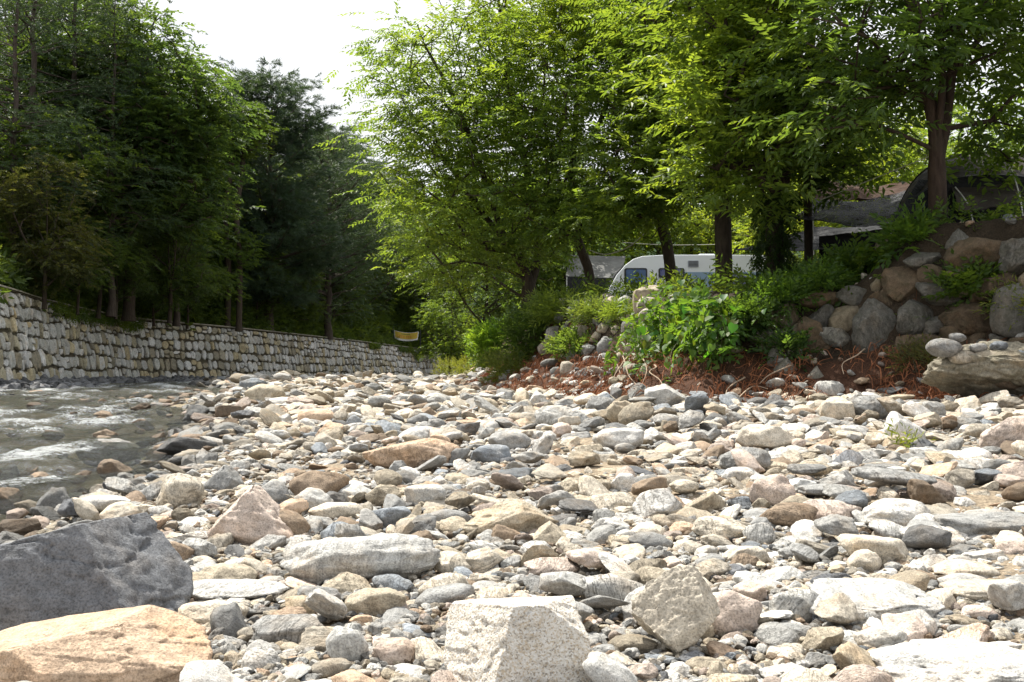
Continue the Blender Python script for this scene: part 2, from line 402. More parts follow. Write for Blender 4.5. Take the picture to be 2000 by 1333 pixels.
# water: a sheet following the stream's fall, with real ripples
wx = axis([(-26, -14, 0.5), (-14, -1.2, 0.07)]); wy = axis([(1.0, 24, 0.07), (24, 45, 0.2), (45, 125, 1.0)])
WX, WY = np.meshgrid(wx, wy)
rip = 0.06 * fbm2(WX * 1.25, WY * 0.9, 1.9, 3, 2.0) + 0.022 * fbm2(WX, WY, 5.5, 2, 7.0)
foam = 0.14 * fbm2(WX * 1.5, WY * 0.7, 0.9, 3, 4.0) + 0.07 * rip / 0.045
calm = sstep(0.1, 1.2, edge_x(WY) - WX)
WZ = base_z(WY) - 0.055 + rip * (0.35 + 0.65 * calm)
v, f = gridmesh(np.stack([WX, WY, WZ], -1))
keep = ((WX - edge_x(WY)) < 0.9)
kf = keep.ravel()[f].all(1)
me = mk_mesh('stream_water', v, f[kf], M_water)
fattr(me, 'foam', (foam * calm - 0.25 * (1 - calm)).ravel())
tag(obj('stream_water', me), kind='structure')

# ------------------------------------------------------------------ river wall
WALLP = np.array([[-14.6, 8], [-15.2, 20], [-16.2, 31.5], [-17.6, 39], [-18.2, 48.6], [-16.0, 56], [-13.8, 64], [-11.3, 76], [-8.2, 94], [-4.6, 112], [1, 130]])
wl = spline(WALLP, 600); seg = np.r_[0, np.cumsum(np.hypot(*np.diff(wl, axis=0).T))]
SLEN = seg[-1]; WH = 3.0
def wall_pt(s, h, out=0.0):      # point on the battered face, out = proud of it
    s = np.asarray(s, float); h = np.asarray(h, float)
    x = np.interp(s, seg, wl[:, 0]); y = np.interp(s, seg, wl[:, 1]); e = 0.3
    tx = np.interp(s + e, seg, wl[:, 0]) - np.interp(s - e, seg, wl[:, 0]); ty = np.interp(s + e, seg, wl[:, 1]) - np.interp(s - e, seg, wl[:, 1])
    ln = np.hypot(tx, ty) + 1e-9; nx, ny = ty / ln, -tx / ln
    b = out - 0.14 * h
    return np.stack([x + nx * b, y + ny * b, base_z(y) - 0.12 + h * np.interp(y, [30, 45, 65, 100], [1.11, 1.06, 1.0, 0.95])], -1)
wall = empty('river_wall', wall_pt(40, 0), 'long grey stone retaining wall along the far side of the stream', 'wall')
wi = Matrix.Translation(-wall.location)
wl0 = np.array(wall.location)
ss = np.linspace(0.5, SLEN - 0.5, 260)
prof = [(-0.6, 0.0), (WH, 0.0), (WH + 0.02, -0.5), (WH - 0.4, -0.5)]
A = np.stack([wall_pt(ss, np.full_like(ss, h), o) for h, o in prof], 1)
v, f = gridmesh(A - wl0)
obj('mortar_core', mk_mesh('mortar_core', v, f, M_mortar), wall)
prof = [(WH + 0.0, 0.02), (WH + 0.0, 0.07), (WH + 0.10, 0.07), (WH + 0.11, -0.45)]
A = np.stack([wall_pt(ss, np.full_like(ss, h), o) for h, o in prof], 1); v, f = gridmesh(A - wl0)
obj('coping', mk_mesh('coping', v, f, principled('coping_concrete', (0.24, 0.22, 0.17), 0.9, 0.2, var=0.4, vs=2.5, bump=0.02)), wall)
def wall_stone(s0, s1, h0, h1, rs):
    n = 8; a = np.linspace(0, 2 * math.pi, n, endpoint=False) + rs.uniform(0.15, 0.65)
    e = 6.0
    cx, ch = (s0 + s1) / 2, (h0 + h1) / 2; rx, rh = (s1 - s0) / 2 - 0.022, (h1 - h0) / 2 - 0.012
    rr = 1 / (np.abs(np.cos(a)) ** e + np.abs(np.sin(a)) ** e) ** (1 / e) * rs.uniform(0.84, 1.06, n)
    px, ph = rr * np.cos(a), rr * np.sin(a); sk = rs.normal(0, 0.10); px = px + sk * ph
    dep = rs.uniform(0.05, 0.12); tl, th = rs.normal(0, 0.02, 2)
    rings = []
    for k, (sc, o) in enumerate([(1.0, -0.04), (0.98, dep * 0.7), (0.90, dep), (0.45, dep * 1.03)]):
        ox = o + (tl * px + th * ph) * (k > 0) + rs.normal(0, 0.005, n) * (k > 0)
        rings.append(wall_pt(cx + px * rx * sc, ch + ph * rh * sc, ox))
    rings.append(wall_pt(np.array([cx]), np.array([ch]), np.array([dep * 1.05])))
    v = np.concatenate(rings); fs = []
    for k in range(3):
        for i in range(n):
            j = (i + 1) % n; a0, b0, c0, d0 = k * n + i, k * n + j, (k + 1) * n + j, (k + 1) * n + i
            fs += [[a0, b0, c0], [a0, c0, d0]]
    for i in range(n): fs.append([3 * n + i, 3 * n + (i + 1) % n, 4 * n])
    return v, np.array(fs)
WC = [((0.50, 0.50, 0.47), 4), ((0.58, 0.57, 0.54), 4), ((0.44, 0.40, 0.29), 3), ((0.50, 0.43, 0.28), 2), ((0.66, 0.66, 0.65), 3), ((0.33, 0.30, 0.23), 2)]
rs = np.random.default_rng(3); near = []; far = []
rowh = [0.0, 0.62, 1.15, 1.68, 2.18, 2.62, 3.0]
s_start = float(np.interp(27.0, wl[:, 1], seg))
for r in range(6):
    s = s_start + rs.uniform(-0.5, 0)
    while s < SLEN - 1:
        wd = rs.uniform(0.30, 0.64) * (1.0 if r < 4 else 0.9)
        wob = lambda q, rr: (0.05 * math.sin(q * 0.8 + rr * 2.1) + 0.11 * float(vnoise(np.array([q * 1.3, rr * 7.7, 0.5])))) * (0 < rr < 6)
        h0 = rowh[r] + wob(s, r) + 0.005; h1 = rowh[r + 1] + wob(s, r + 1)
        if rs.random() < 0.28 and wd < 0.5:
            hm = h0 + (h1 - h0) * rs.uniform(0.4, 0.6); boxes = [(h0, hm), (hm, h1)]
        else: boxes = [(h0 + rs.uniform(-0.05, 0.05), h1 + rs.uniform(-0.05, 0.05) * (r < 5) - 0.03 * (r == 5))]
        for a, b in boxes:
            v, f = wall_stone(s, s + wd, a, b, rs)
            k = rs.choice(len(WC), p=np.array([q[1] for q in WC]) / sum(q[1] for q in WC))
            cc = np.array(WC[k][0]) * rs.uniform(0.85, 1.2)
            pxx, pyy = proj(v[-1])
            (near if (pxx > -25 and len(near) < 10 ** 6) else []).append((pxx, v, f, cc))
        s += wd
near.sort(key=lambda q: np.hypot(q[1][-1][0], q[1][-1][1]))
for pxx, v, f, cc in near[:300]:
    cen = v.mean(0)
    obj('stone', mk_mesh('wall_stone', v - cen, f, M_wall, smooth=False), wall, cen - wl0, cc)
v, f = join([(q[1] - wl0, q[2]) for q in near[300:]])
far_st = obj('far_stones', mk_mesh('far_stones', v, f, None, False), wall, col=(0.37, 0.35, 0.31))
mw2 = M_wall.copy(); mw2.name = 'wall_stone_far'
ni = [n for n in mw2.node_tree.nodes if n.type == 'OBJECT_INFO'][0]
at = mw2.node_tree.nodes.new('ShaderNodeAttribute'); at.attribute_name = 'scol'
for lk in list(mw2.node_tree.links):
    if lk.from_node == ni and lk.from_socket.name == 'Color': mw2.node_tree.links.new(at.outputs['Color'], lk.to_socket)
far_st.data.materials.append(mw2); tag(far_st, kind='stuff')
cattr(far_st.data, 'scol', np.concatenate([np.repeat(q[3][None], len(q[1]), 0) for q in near[300:]]))

# bank behind the wall, climbing to the wooded hillside
offs = np.array([0.25, 1, 2.5, 5, 9, 14, 22, 35, 60, 100, 170])
ss = np.linspace(0.5, SLEN - 0.5, 120); rows = []
for o in offs:
    q = wall_pt(ss, np.zeros_like(ss), -o); q[:, 2] = base_z(q[:, 1]) - 0.12 + WH * np.interp(q[:, 1], [30, 45, 65, 100], [1.11, 1.06, 1.0, 0.95]) + 0.02 + 0.30 * max(0, o - 2) * (1 - 0.001 * o) + 0.3 * fbm2(q[:, 0], q[:, 1], 0.3) * (o > 2); rows.append(q)
A = np.stack(rows, 1); v, f = gridmesh(A)
me = mk_mesh('left_bank', v, f, M_ground); cattr(me, 'gcol', np.repeat(np.array([[0.045, 0.05, 0.022]]), len(v), 0))
tag(obj('left_bank_terrain', me), kind='structure')
def left_z(x, y):
    d = np.min(np.hypot(wl[:, 0] - x, wl[:, 1] - y)); return float(base_z(y)) - 0.12 + WH + 0.30 * max(0, d - 2.4)

# far hills
hx = np.linspace(-900, 900, 260); hy = np.linspace(330, 900, 90); HX, HY = np.meshgrid(hx, hy)
ridge = np.interp(HX, [-900, -420, -260, -120, 0, 200, 900], [300, 230, 190, 120, 105, 120, 160])
HZ = ridge * sstep(330, 640, HY) * (1 + 0.12 * fbm2(HX, HY, 0.006, 3)) - 3 + 5.0 * fbm2(HX, HY, 0.07, 3) * sstep(330, 400, HY)
v, f = gridmesh(np.stack([HX, HY, HZ], -1))
tag(obj('hills', mk_mesh('hills', v, f, principled('hill_forest', (0.035, 0.062, 0.028), 0.95, 0.1, var=0.5, vs=0.06, bump=3.0))), kind='structure')

# ------------------------------------------------------------------ foliage tools
def leaf_spray(n, twig, ll, lw, rs, droop=0.25):
    V = []; F = []
    for i in range(n):
        t = (i + 0.6) / n; side = 1 if i % 2 else -1
        if i == n - 1: ang = 0.0
        else: ang = side * rs.uniform(0.6, 1.1)
        b = np.array([t * twig, 0, -droop * twig * t * t])
        d = np.array([math.cos(ang), math.sin(ang), rs.uniform(-0.55, 0.05)]); d /= np.linalg.norm(d)
        up = np.array([rs.normal(0, 0.3), rs.normal(0, 0.3), 1.0]); s = np.cross(up, d); s /= np.linalg.norm(s); up = np.cross(d, s)
        l = ll * rs.uniform(0.75, 1.15) * (0.75 + 0.5 * math.sin(math.pi * t)); wd = lw * l / ll
        k = len(V)
        V += [b, b + d * l * 0.42 + s * wd / 2 + up * wd * 0.16, b + d * l - up * l * 0.10, b + d * l * 0.42 - s * wd / 2 + up * wd * 0.16]
        F += [[k, k + 2, k + 1], [k, k + 3, k + 2]]
    return np.array(V), np.array(F)
def needle_spray(n, twig, nl, nw, rs, droop=0.1, spread=0.9):
    V = []; F = []
    for i in range(n):
        t = rs.uniform(0.05, 1); a = rs.uniform(0, 2 * math.pi); sp = spread * rs.uniform(0.5, 1.1)
        b = np.array([t * twig, 0, -droop * twig * t * t])
        d = np.array([math.cos(sp), math.sin(sp) * math.cos(a), math.sin(sp) * math.sin(a)])
        s = np.cross(d, rs.normal(0, 1, 3)); s /= np.linalg.norm(s) + 1e-9
        k = len(V); l = nl * rs.uniform(0.7, 1.2)
        V += [b - s * nw / 2, b + s * nw / 2, b + d * l]; F += [[k, k + 1, k + 2]]
    return np.array(V), np.array(F)
def place_sprays(pos, dirs, scale, temps, rs, upj=0.35):
    """vectorised: a spray at every position, pointing along dirs"""
    N = len(pos); x = dirs / (np.linalg.norm(dirs, axis=1)[:, None] + 1e-9)
    up = np.array([0, 0, 1.0]) + rs.normal(0, upj, (N, 3)); y = np.cross(up, x); y /= np.linalg.norm(y, axis=1)[:, None] + 1e-9; z = np.cross(x, y)
    ti = rs.integers(0, len(temps), N); vs, fs, tn = [], [], []; k = 0
    for q in range(len(temps)):
        m = ti == q
        if not m.any(): continue
        tv, tf = temps[q]; B = np.stack([x[m], y[m], z[m]], 1)
        vv = np.einsum('vk,nkj->nvj', tv, B) * np.asarray(scale)[m][:, None, None] + pos[m][:, None, :]
        n = int(m.sum()); nv = len(tv)
        vs.append(vv.reshape(-1, 3)); fs.append((tf[None] + (np.arange(n) * nv)[:, None, None]).reshape(-1, tf.shape[1]) + k); k += n * nv
        tn.append((np.repeat(np.clip(rs.normal(0.5, 0.16, n) + 0.28 * fbm(pos[m] * 0.55, 2), 0, 1)[:, None], nv, 1) + np.repeat(rs.normal(0, 0.12, (n, nv // 4 if tf.shape[1] == 3 and nv % 4 == 0 else nv)), 4 if nv % 4 == 0 else 1, 1)[:, :nv]).ravel())
    return np.concatenate(vs), np.concatenate(fs), np.clip(np.concatenate(tn), 0, 1)
rsL = np.random.default_rng(21)
SP_ZELK = [leaf_spray(13, 0.62, 0.125, 0.052, rsL) for _ in range(8)]
SP_ZBIG = [leaf_spray(12, 0.62, 0.150, 0.060, rsL) for _ in range(8)]
SP_BROAD = [leaf_spray(10, 0.50, 0.16, 0.085, rsL, 0.35) for _ in range(8)]
SP_BUSH = [leaf_spray(9, 0.32, 0.09, 0.045, rsL, 0.3) for _ in range(8)]
SP_PINE = [needle_spray(40, 0.35, 0.17, 0.016, rsL, 0.05, 0.85) for _ in range(6)]
SP_LARCH = [needle_spray(46, 0.75, 0.09, 0.018, rsL, 0.35, 1.1) for _ in range(6)]
SP_WEED = [leaf_spray(8, 0.35, 0.11, 0.022, rsL, 0.2) for _ in range(6)]

def ellip(n, cen, rad, rs, shell=0.45):
    d = rs.normal(0, 1, (n, 3)); d /= np.linalg.norm(d, axis=1)[:, None]
    r = (shell ** 3 + (1 - shell ** 3) * rs.random(n)) ** (1 / 3)
    return np.asarray(cen) + d * r[:, None] * np.asarray(rad)
def pxell(px, py, Y, rx, ry, dep):
    c = P(px, py, Y); return c, np.array([rx / FPX * Y, dep, ry / FPX * Y])

def grow(trunks, pts, rs, step=0.45, sag=0.08):
    """trunks: polylines (first is the bole); every point of pts gets joined to the nearest limb"""
    pos = []; par = []
    for ti, tr in enumerate(trunks):
        tr = np.asarray(tr, float); k = max(4, int(sum(np.linalg.norm(np.diff(tr, axis=0), axis=1)) / 0.4)); sp = spline(tr, k)
        if ti == 0: prev = -1
        else:
            d = np.linalg.norm(np.array(pos) - sp[0], axis=1); prev = int(np.argmin(d)); sp = sp[1:]
        for q in sp:
            pos.append(q); par.append(prev); prev = len(pos) - 1
    n0 = len(pos); pl = np.zeros(n0)
    A = np.zeros((n0 + len(pts) * 14, 3)); A[:n0] = pos; PL = np.zeros(len(A))
    for i in range(n0):
        if par[i] >= 0: PL[i] = PL[par[i]] + np.linalg.norm(A[i] - A[par[i]])
    n = n0; order = np.argsort([np.min(np.linalg.norm(A[:n0] - p, axis=1)) for p in pts]); tips = []
    lo = max(2, int(n0 * 0.15))
    for oi in order:
        p = pts[oi]; D = A[:n] - p; d = np.linalg.norm(D, axis=1) + 1.1 * np.maximum(0, D[:, 2] + 0.2) + 0.12 * PL[:n]
        d[:lo] += 50; j = int(np.argmin(d)); a = A[j]; ln = np.linalg.norm(p - a); m = int(min(12, max(1, ln / step))); prev = j
        bend = rs.normal(0, 0.07, 3) * ln; bend[2] += sag * ln
        for q in range(1, m + 1):
            t = q / m; A[n] = a + (p - a) * t + bend * 4 * t * (1 - t) * 0.5 + (rs.normal(0, 0.02, 3) if q < m else 0)
            par.append(prev); PL[n] = PL[prev] + np.linalg.norm(A[n] - A[prev]); prev = n; n += 1
        tips.append(prev)
    return A[:n].copy(), np.array(par), np.array(tips)
def radii(par, r0, tip=0.006, e=2.3, keep=None):
    n = len(par); s = np.zeros(n); ch = np.zeros(n, int)
    for i in range(n):
        if par[i] >= 0: ch[par[i]] += 1
    s[ch == 0] = tip ** e
    for i in range(n - 1, -1, -1):
        if ch[i] == 0: s[i] = max(s[i], tip ** e)
        if par[i] >= 0: s[par[i]] += s[i]
    r = s ** (1 / e); k = r0 / r[0]
    return np.maximum(r * (k if k > 1 else k), tip)
def skin(A, par, r, fine=0.02):
    n = len(A); best = np.full(n, -1); 
    for i in range(n):
        p = par[i]
        if p >= 0 and (best[p] < 0 or r[i] > r[best[p]]): best[p] = i
    parts = []
    for i in range(n):
        if par[i] < 0 or best[par[i]] != i:
            ch = [par[i]] if par[i] >= 0 else []; k = i
            while k >= 0: ch.append(k); k = best[k]
            if len(ch) < 2: continue
            rr = r[ch].copy()
            if par[i] >= 0: rr[0] = min(rr[0], rr[1] * 1.25)
            sides = 10 if rr.max() > 0.09 else (6 if rr.max() > 0.03 else 3)
            parts.append(sweep(A[ch], rr, sides))
    return join(parts)
def tree(name, base, trunks, ells, nclus, nspray, temps, label, cat='tree', leafcol=(0.07, 0.13, 0.02), barkcol=(0.065, 0.050, 0.038), r0=0.18, seed=1, ss=1.0, spread=(0.42, 0.42, 0.16), droop=-0.12, group=None, tip=0.006, flare=True, outw=0.7):
    rs = np.random.default_rng(seed); base = np.asarray(base, float)
    vol = np.array([np.prod(e[1]) ** 0.7 for e in ells]); pts = []
    for (c, rad, *rest), vv in zip(ells, vol / vol.sum()):
        wgt = rest[0] if rest else 1.0
        pts.append(ellip(max(3, int(nclus * vv * wgt)), c, rad, rs))
    pts = np.concatenate(pts)
    pts = pts[pts[:, 2] > base[2] + 0.6]
    A, par, tips = grow(trunks, pts, rs)
    r = radii(par, r0, tip)
    if flare:
        hgt = A[:, 2] - base[2]; on = np.linalg.norm(A[:, :2] - base[:2], axis=1) < 0.6
        r = r * (1 + 0.35 * np.exp(-np.clip(hgt, 0, 9) / 0.25) * on)
    root = empty(name, base, label, cat, group)
    v, f = skin(A, par, r)
    obj('trunk', mk_mesh('trunk', v - base, f, M_bark), root, col=barkcol)
    # sprays at the twig ends and along the last stretch
    n = len(tips) * nspray
    tp = A[tips]; pp = A[par[tips]]; out = tp - pp; out /= np.linalg.norm(out, axis=1)[:, None] + 1e-9
    cen = trunks[0][-1]; hz = tp - np.asarray(cen); hz[:, 2] = 0; hz /= np.linalg.norm(hz, axis=1)[:, None] + 1e-9
    idx = np.repeat(np.arange(len(tips)), nspray)
    pos = tp[idx] + rs.normal(0, 1, (n, 3)) * np.array(spread) - out[idx] * rs.random((n, 1)) * 0.4
    pos[:, 2] += -0.10 * np.linalg.norm(pos[:, :2] - tp[idx][:, :2], axis=1)
    dr = outw * hz[idx] + 0.4 * out[idx] + rs.normal(0, 0.55, (n, 3)) * np.array([1, 1, 0.35]); dr[:, 2] += droop
    v, f, tn = place_sprays(pos, dr, rs.uniform(0.75, 1.25, n) * ss, temps, rs)
    cr_ = mk_mesh('crown', v - base, f, M_needle if temps in (SP_PINE, SP_LARCH) else M_leaf, smooth=False); fattr(cr_, 'tint', tn)
    obj('crown', cr_, root, col=leafcol)
    return root
def copy_tree(root, loc, rz, sc, label, leafcol=None, group=None, szz=None):
    r = root.copy(); COL.objects.link(r); r.location = loc; r.rotation_euler = (0, 0, rz); r.scale = (sc, sc, szz or sc); r['label'] = label
    if group: r['group'] = group
    for ch in root.children:
        c = ch.copy(); COL.objects.link(c); c.parent = r
        if leafcol is not None and ch.name.startswith('crown'): c.color = (*leafcol, 1)
    return r
def gp(px, Y, dz=-0.1):           # point on the right bank under picture column px at depth Y
    x = ray(px, 700)[0] * Y; return np.array([x, Y, float(ground_z(x, Y)) + dz])

# ------------------------------------------------------------------ trees on the camp bank
G1 = (0.095, 0.158, 0.030); G2 = (0.080, 0.138, 0.028); G3 = (0.060, 0.110, 0.025)
b = gp(1040, 26)
tree('zelkova_tree', b, [[b, P(1036, 560, 26), P(1020, 520, 26), P(985, 470, 26), P(930, 400, 26), P(860, 300, 26)],
     [P(1036, 560, 26), P(1050, 500, 26.3), P(1045, 400, 26.5), P(1010, 250, 26.5), P(980, 60, 26.5), P(960, -150, 26.5)],
     [P(985, 470, 26), P(940, 330, 25.5), P(890, 200, 25.5), P(830, 90, 25.5)], [P(1045, 440, 26.3), P(1090, 300, 25.5), P(1110, 150, 25.5)]],
     [pxell(890, 150, 26, 185, 150, 2.2), pxell(850, 330, 26, 135, 130, 2.0), pxell(960, 420, 25, 190, 110, 2.0), pxell(1000, 60, 26.5, 190, 200, 2.4), pxell(855, 480, 25.5, 65, 75, 1.2), pxell(960, 270, 25, 190, 110, 2.0)],
     460, 10, SP_ZELK, 'broad light green tree on the bank whose crown overhangs the gravel', leafcol=G1, r0=0.15, seed=31)
b = gp(1158, 25)
tree('zelkova_tree', b, [[b, P(1150, 530, 25), P(1128, 470, 25), P(1115, 400, 25), P(1120, 300, 25), P(1130, 150, 25), P(1140, -60, 25)], [P(1115, 400, 25), P(1080, 320, 24.5), P(1060, 220, 24.5)], [P(1120, 330, 25), P(1180, 220, 24), P(1210, 90, 24)]],
     [pxell(1140, 180, 24, 180, 220, 2.0), pxell(1085, 405, 23.5, 110, 65, 1.4), pxell(1190, 20, 24, 150, 120, 2.0), (*pxell(1150, -190, 25, 150, 90, 1.8), 0.5)],
     360, 10, SP_ZELK, 'curved tree trunk leaning beside the grey awning with yellow-green crown', leafcol=G1, r0=0.12, seed=32)
b = gp(1312, 23)
tree('zelkova_tree', b, [[b, P(1312, 560, 23), P(1303, 480, 23), P(1282, 400, 23), P(1275, 330, 23), P(1250, 200, 23), P(1240, 40, 23)], [P(1278, 360, 23), P(1240, 310, 22.6), P(1200, 240, 22.4)], [P(1275, 330, 23), P(1320, 220, 22.5), P(1350, 80, 22.5)]],
     [pxell(1260, 310, 22, 120, 120, 1.6), pxell(1225, 400, 21.5, 80, 35, 1.0), pxell(1290, 120, 22, 150, 180, 2.0), pxell(1365, 350, 21.5, 60, 50, 0.8), (*pxell(1300, -170, 22.5, 160, 100, 1.8), 0.5)],
     380, 10, SP_ZELK, 'slender leaning dark trunk standing in front of the caravan windows', leafcol=G2, r0=0.13, seed=33)
b = gp(1414, 21)
tree('zelkova_tree', b, [[b, P(1414, 540, 21), P(1412, 440, 21), P(1410, 360, 21), P(1395, 240, 21), P(1390, 60, 21), P(1385, -120, 21)], [P(1410, 360, 21), P(1440, 240, 20.5), P(1470, 90, 20)], [P(1400, 300, 21), P(1360, 200, 20), P(1340, 60, 20)]],
     [pxell(1380, 60, 20, 170, 160, 2.0), pxell(1410, 290, 20, 90, 85, 1.3), pxell(1400, 200, 19.5, 110, 90, 1.4), (*pxell(1400, -190, 20.5, 170, 110, 2.0), 0.5)],
     300, 9, SP_ZELK, 'thick straight dark trunk covering the right end of the caravan', leafcol=G2, r0=0.18, seed=34)
b = gp(1518, 19)
te = tree('ivy_tree', b, [[b, P(1516, 540, 19), P(1512, 440, 19), P(1520, 380, 19), P(1550, 300, 19), P(1575, 180, 19), P(1590, 0, 19)], [P(1518, 390, 19), P(1480, 300, 18), P(1440, 240, 17.3), P(1410, 140, 17)], [P(1500, 340, 18.4), P(1460, 320, 17.5), P(1400, 330, 16.8)]],
     [pxell(1500, 150, 17.5, 160, 170, 1.8), pxell(1420, 300, 16.8, 75, 55, 0.9), pxell(1400, 190, 16.8, 80, 70, 1.0), pxell(1440, 60, 17, 120, 90, 1.4), pxell(1470, 365, 17, 55, 35, 0.7), (*pxell(1500, -150, 17.8, 200, 110, 2.2), 0.7), (*pxell(1400, -230, 17.2, 170, 90, 1.8), 0.7)],
     340, 8, SP_ZBIG, 'ivy-wrapped trunk left of the black shade net with bright hanging sprays', leafcol=G1, r0=0.17, seed=35)
rs = np.random.default_rng(77); n = 750
hh = rs.uniform(0, 2.6, n); aa = rs.uniform(0, 2 * math.pi, n); k0 = spline([b, P(1516, 540, 19), P(1512, 440, 19), P(1520, 380, 19)], 40)
cen = np.stack([np.interp(hh, k0[:, 2] - b[2], k0[:, i]) for i in range(3)], 1)
ax = np.stack([np.cos(aa), np.sin(aa), np.zeros(n)], 1); pos = cen + ax * rs.uniform(0.18, 0.36, n)[:, None]
v, f, tn = place_sprays(pos, ax * 0.5 + np.array([0, 0, -0.7]) + rs.normal(0, 0.3, (n, 3)), rs.uniform(0.6, 1.0, n), SP_BUSH, rs)
me = mk_mesh('ivy', v - b, f, M_leaf, False); fattr(me, 'tint', tn); obj('ivy', me, te, col=(0.03, 0.062, 0.014))
b = gp(1580, 19.6)
tree('slender_tree', b, [[b, P(1579, 460, 19.6), P(1577, 360, 19.6), P(1580, 290, 19.6), P(1610, 200, 19.4), P(1640, 90, 19)], [P(1579, 320, 19.6), P(1650, 250, 19), P(1700, 180, 18.6)]],
     [pxell(1620, 200, 19, 110, 100, 1.5), pxell(1620, 320, 18.6, 70, 35, 0.8)], 100, 7, SP_ZBIG, 'thin straight trunk standing in front of the black shade net', leafcol=G3, r0=0.085, seed=36)
b = gp(1832, 15.4, -0.15)
tree('big_bank_tree', b, [[b, P(1832, 420, 15), P(1830, 350, 15), P(1828, 270, 15), P(1812, 180, 15), P(1790, 80, 15), P(1770, -60, 15), P(1760, -250, 15)],
     [P(1830, 330, 15), P(1848, 240, 15.1), P(1862, 120, 15.1), P(1885, 0, 15.2), P(1900, -200, 15.2)], [P(1829, 290, 15), P(1840, 180, 14.8), P(1838, 60, 14.7), P(1835, -160, 14.6)],
     [P(1815, 195, 15), P(1740, 120, 14.6), P(1680, 60, 14.2)], [P(1862, 130, 15.1), P(1930, 60, 15.3), P(1990, 10, 15.5)]],
     [pxell(1690, 70, 14.5, 160, 110, 1.8), pxell(1890, 40, 15.2, 160, 120, 1.8), pxell(1970, 200, 15.8, 80, 130, 1.2), pxell(1830, -190, 15.4, 330, 150, 2.6), (*pxell(1560, -240, 16.2, 200, 110, 2.0), 0.7), pxell(1650, 210, 14.2, 90, 55, 0.9)],
     420, 6, SP_ZBIG, 'big multi-stemmed brown tree in front of the taupe tent', leafcol=G3, barkcol=(0.055, 0.038, 0.029), r0=0.135, seed=37, tip=0.005)

# background broadleaf trees: three moulds, shared
def mould(name, seed, H, wd, temps, ncl, nsp, label, leafcol, r0=0.13, ss=1.0, cz=0.62, rz=0.42):
    rs = np.random.default_rng(seed); b = np.zeros(3)
    tr = [[b, (0.1, 0, H * 0.2), (rs.normal(0, .3), rs.normal(0, .3), H * 0.5), (rs.normal(0, .4), rs.normal(0, .4), H * 0.85)]]
    for k in range(4):
        a = rs.uniform(0, 6.28); z0 = H * rs.uniform(0.22, 0.5); p0 = spline(tr[0], 40)[int(40 * z0 / (H * 0.9))]
        tr.append([p0, p0 + np.array([math.cos(a) * wd * 0.25, math.sin(a) * wd * 0.25, H * 0.12]), p0 + np.array([math.cos(a) * wd * 0.45, math.sin(a) * wd * 0.45, H * 0.28])])
    el = [((0, 0, H * cz), np.array([wd * 0.42, wd * 0.42, H * rz]))]
    for k in range(6):
        a = k * 1.05 + rs.uniform(0, 0.6); el.append(((math.cos(a) * wd * 0.3, math.sin(a) * wd * 0.3, H * rs.uniform(cz - 0.28, cz + 0.2)), np.array([wd * 0.25, wd * 0.25, H * 0.13])))
    return tree(name, b, tr, el, ncl, nsp, temps, label, leafcol=leafcol, seed=seed, r0=r0, ss=ss, spread=(0.5, 0.5, 0.22))
DG = 'broadleaf trees closing the view behind the camp'
DK = (0.048, 0.085, 0.020); DK2 = (0.040, 0.072, 0.020); OL = (0.045, 0.085, 0.026)
mA = mould('broadleaf_tree', 51, 10, 7, SP_BROAD, 250, 9, 'x', G2)
mB = mould('broadleaf_tree', 52, 10, 6, SP_BROAD, 230, 9, 'x', G2, cz=0.55, rz=0.45)
mC = mould('broadleaf_tree', 53, 10, 8, SP_BROAD, 270, 9, 'x', G2, cz=0.58, rz=0.44)
used = set()
def bg(mold, px, Y, sc, label, col, group=None, left=False, szz=None):
    x = ray(px, 700)[0] * Y; z = left_z(x, Y) if left else float(ground_z(x, Y))
    rz = (px * 0.37 + Y) % 6.28; loc = (x, Y, z - 0.15)
    if mold.name not in used:
        used.add(mold.name); mold.location = loc; mold.rotation_euler = (0, 0, rz); mold.scale = (sc, sc, szz or sc); mold['label'] = label
        if group: mold['group'] = group
        for ch in mold.children:
            if ch.name.startswith('crown'): ch.color = (*col, 1)
        return mold
    return copy_tree(mold, loc, rz, sc, label, col, group, szz)
LT = (0.12, 0.18, 0.035)
bg(mA, 1690, 34, 0.85, 'sunlit light green tree seen above the brown tarp', LT, DG)
bg(mB, 1790, 38, 0.95, 'pale green tree seen between the big trunk and the tarps', LT, DG)
bg(mC, 1960, 30, 0.72, 'green tree rising behind the taupe tent', G2, DG)
bg(mA, 1590, 40, 0.9, 'light green tree behind the thin trunk and shade net', LT, DG)
bg(mB, 1480, 46, 0.9, 'green tree seen between the thick trunk and the ivy trunk', LT, DG)
bg(mC, 1360, 48, 0.9, 'yellow-green tree behind the caravan roof vent', LT, DG)
bg(mA, 1240, 50, 0.95, 'green tree behind the front end of the caravan', G1, DG)
bg(mB, 1120, 46, 1.0, 'shaded green tree behind the grey awning', G2, DG)
bg(mC, 1020, 44, 0.95, 'dark green tree behind the crooked bank tree', G3, DG)
bg(mA, 945, 60, 1.1, 'dark tree closing the gap at the river bend', DK, DG)
bg(mB, 880, 74, 0.75, 'small upright tree near the yellow banner', G2, DG)
bg(mC, 900, 95, 1.5, 'tall dark tree far up the stream behind the small upright tree', DK2, DG)
bg(mA, 820, 104, 1.25, 'dark tree above the banner on the far wall', DK2, DG)
bg(mC, 1900, 44, 0.9, 'tall green tree far behind the big trunk', G3, DG)

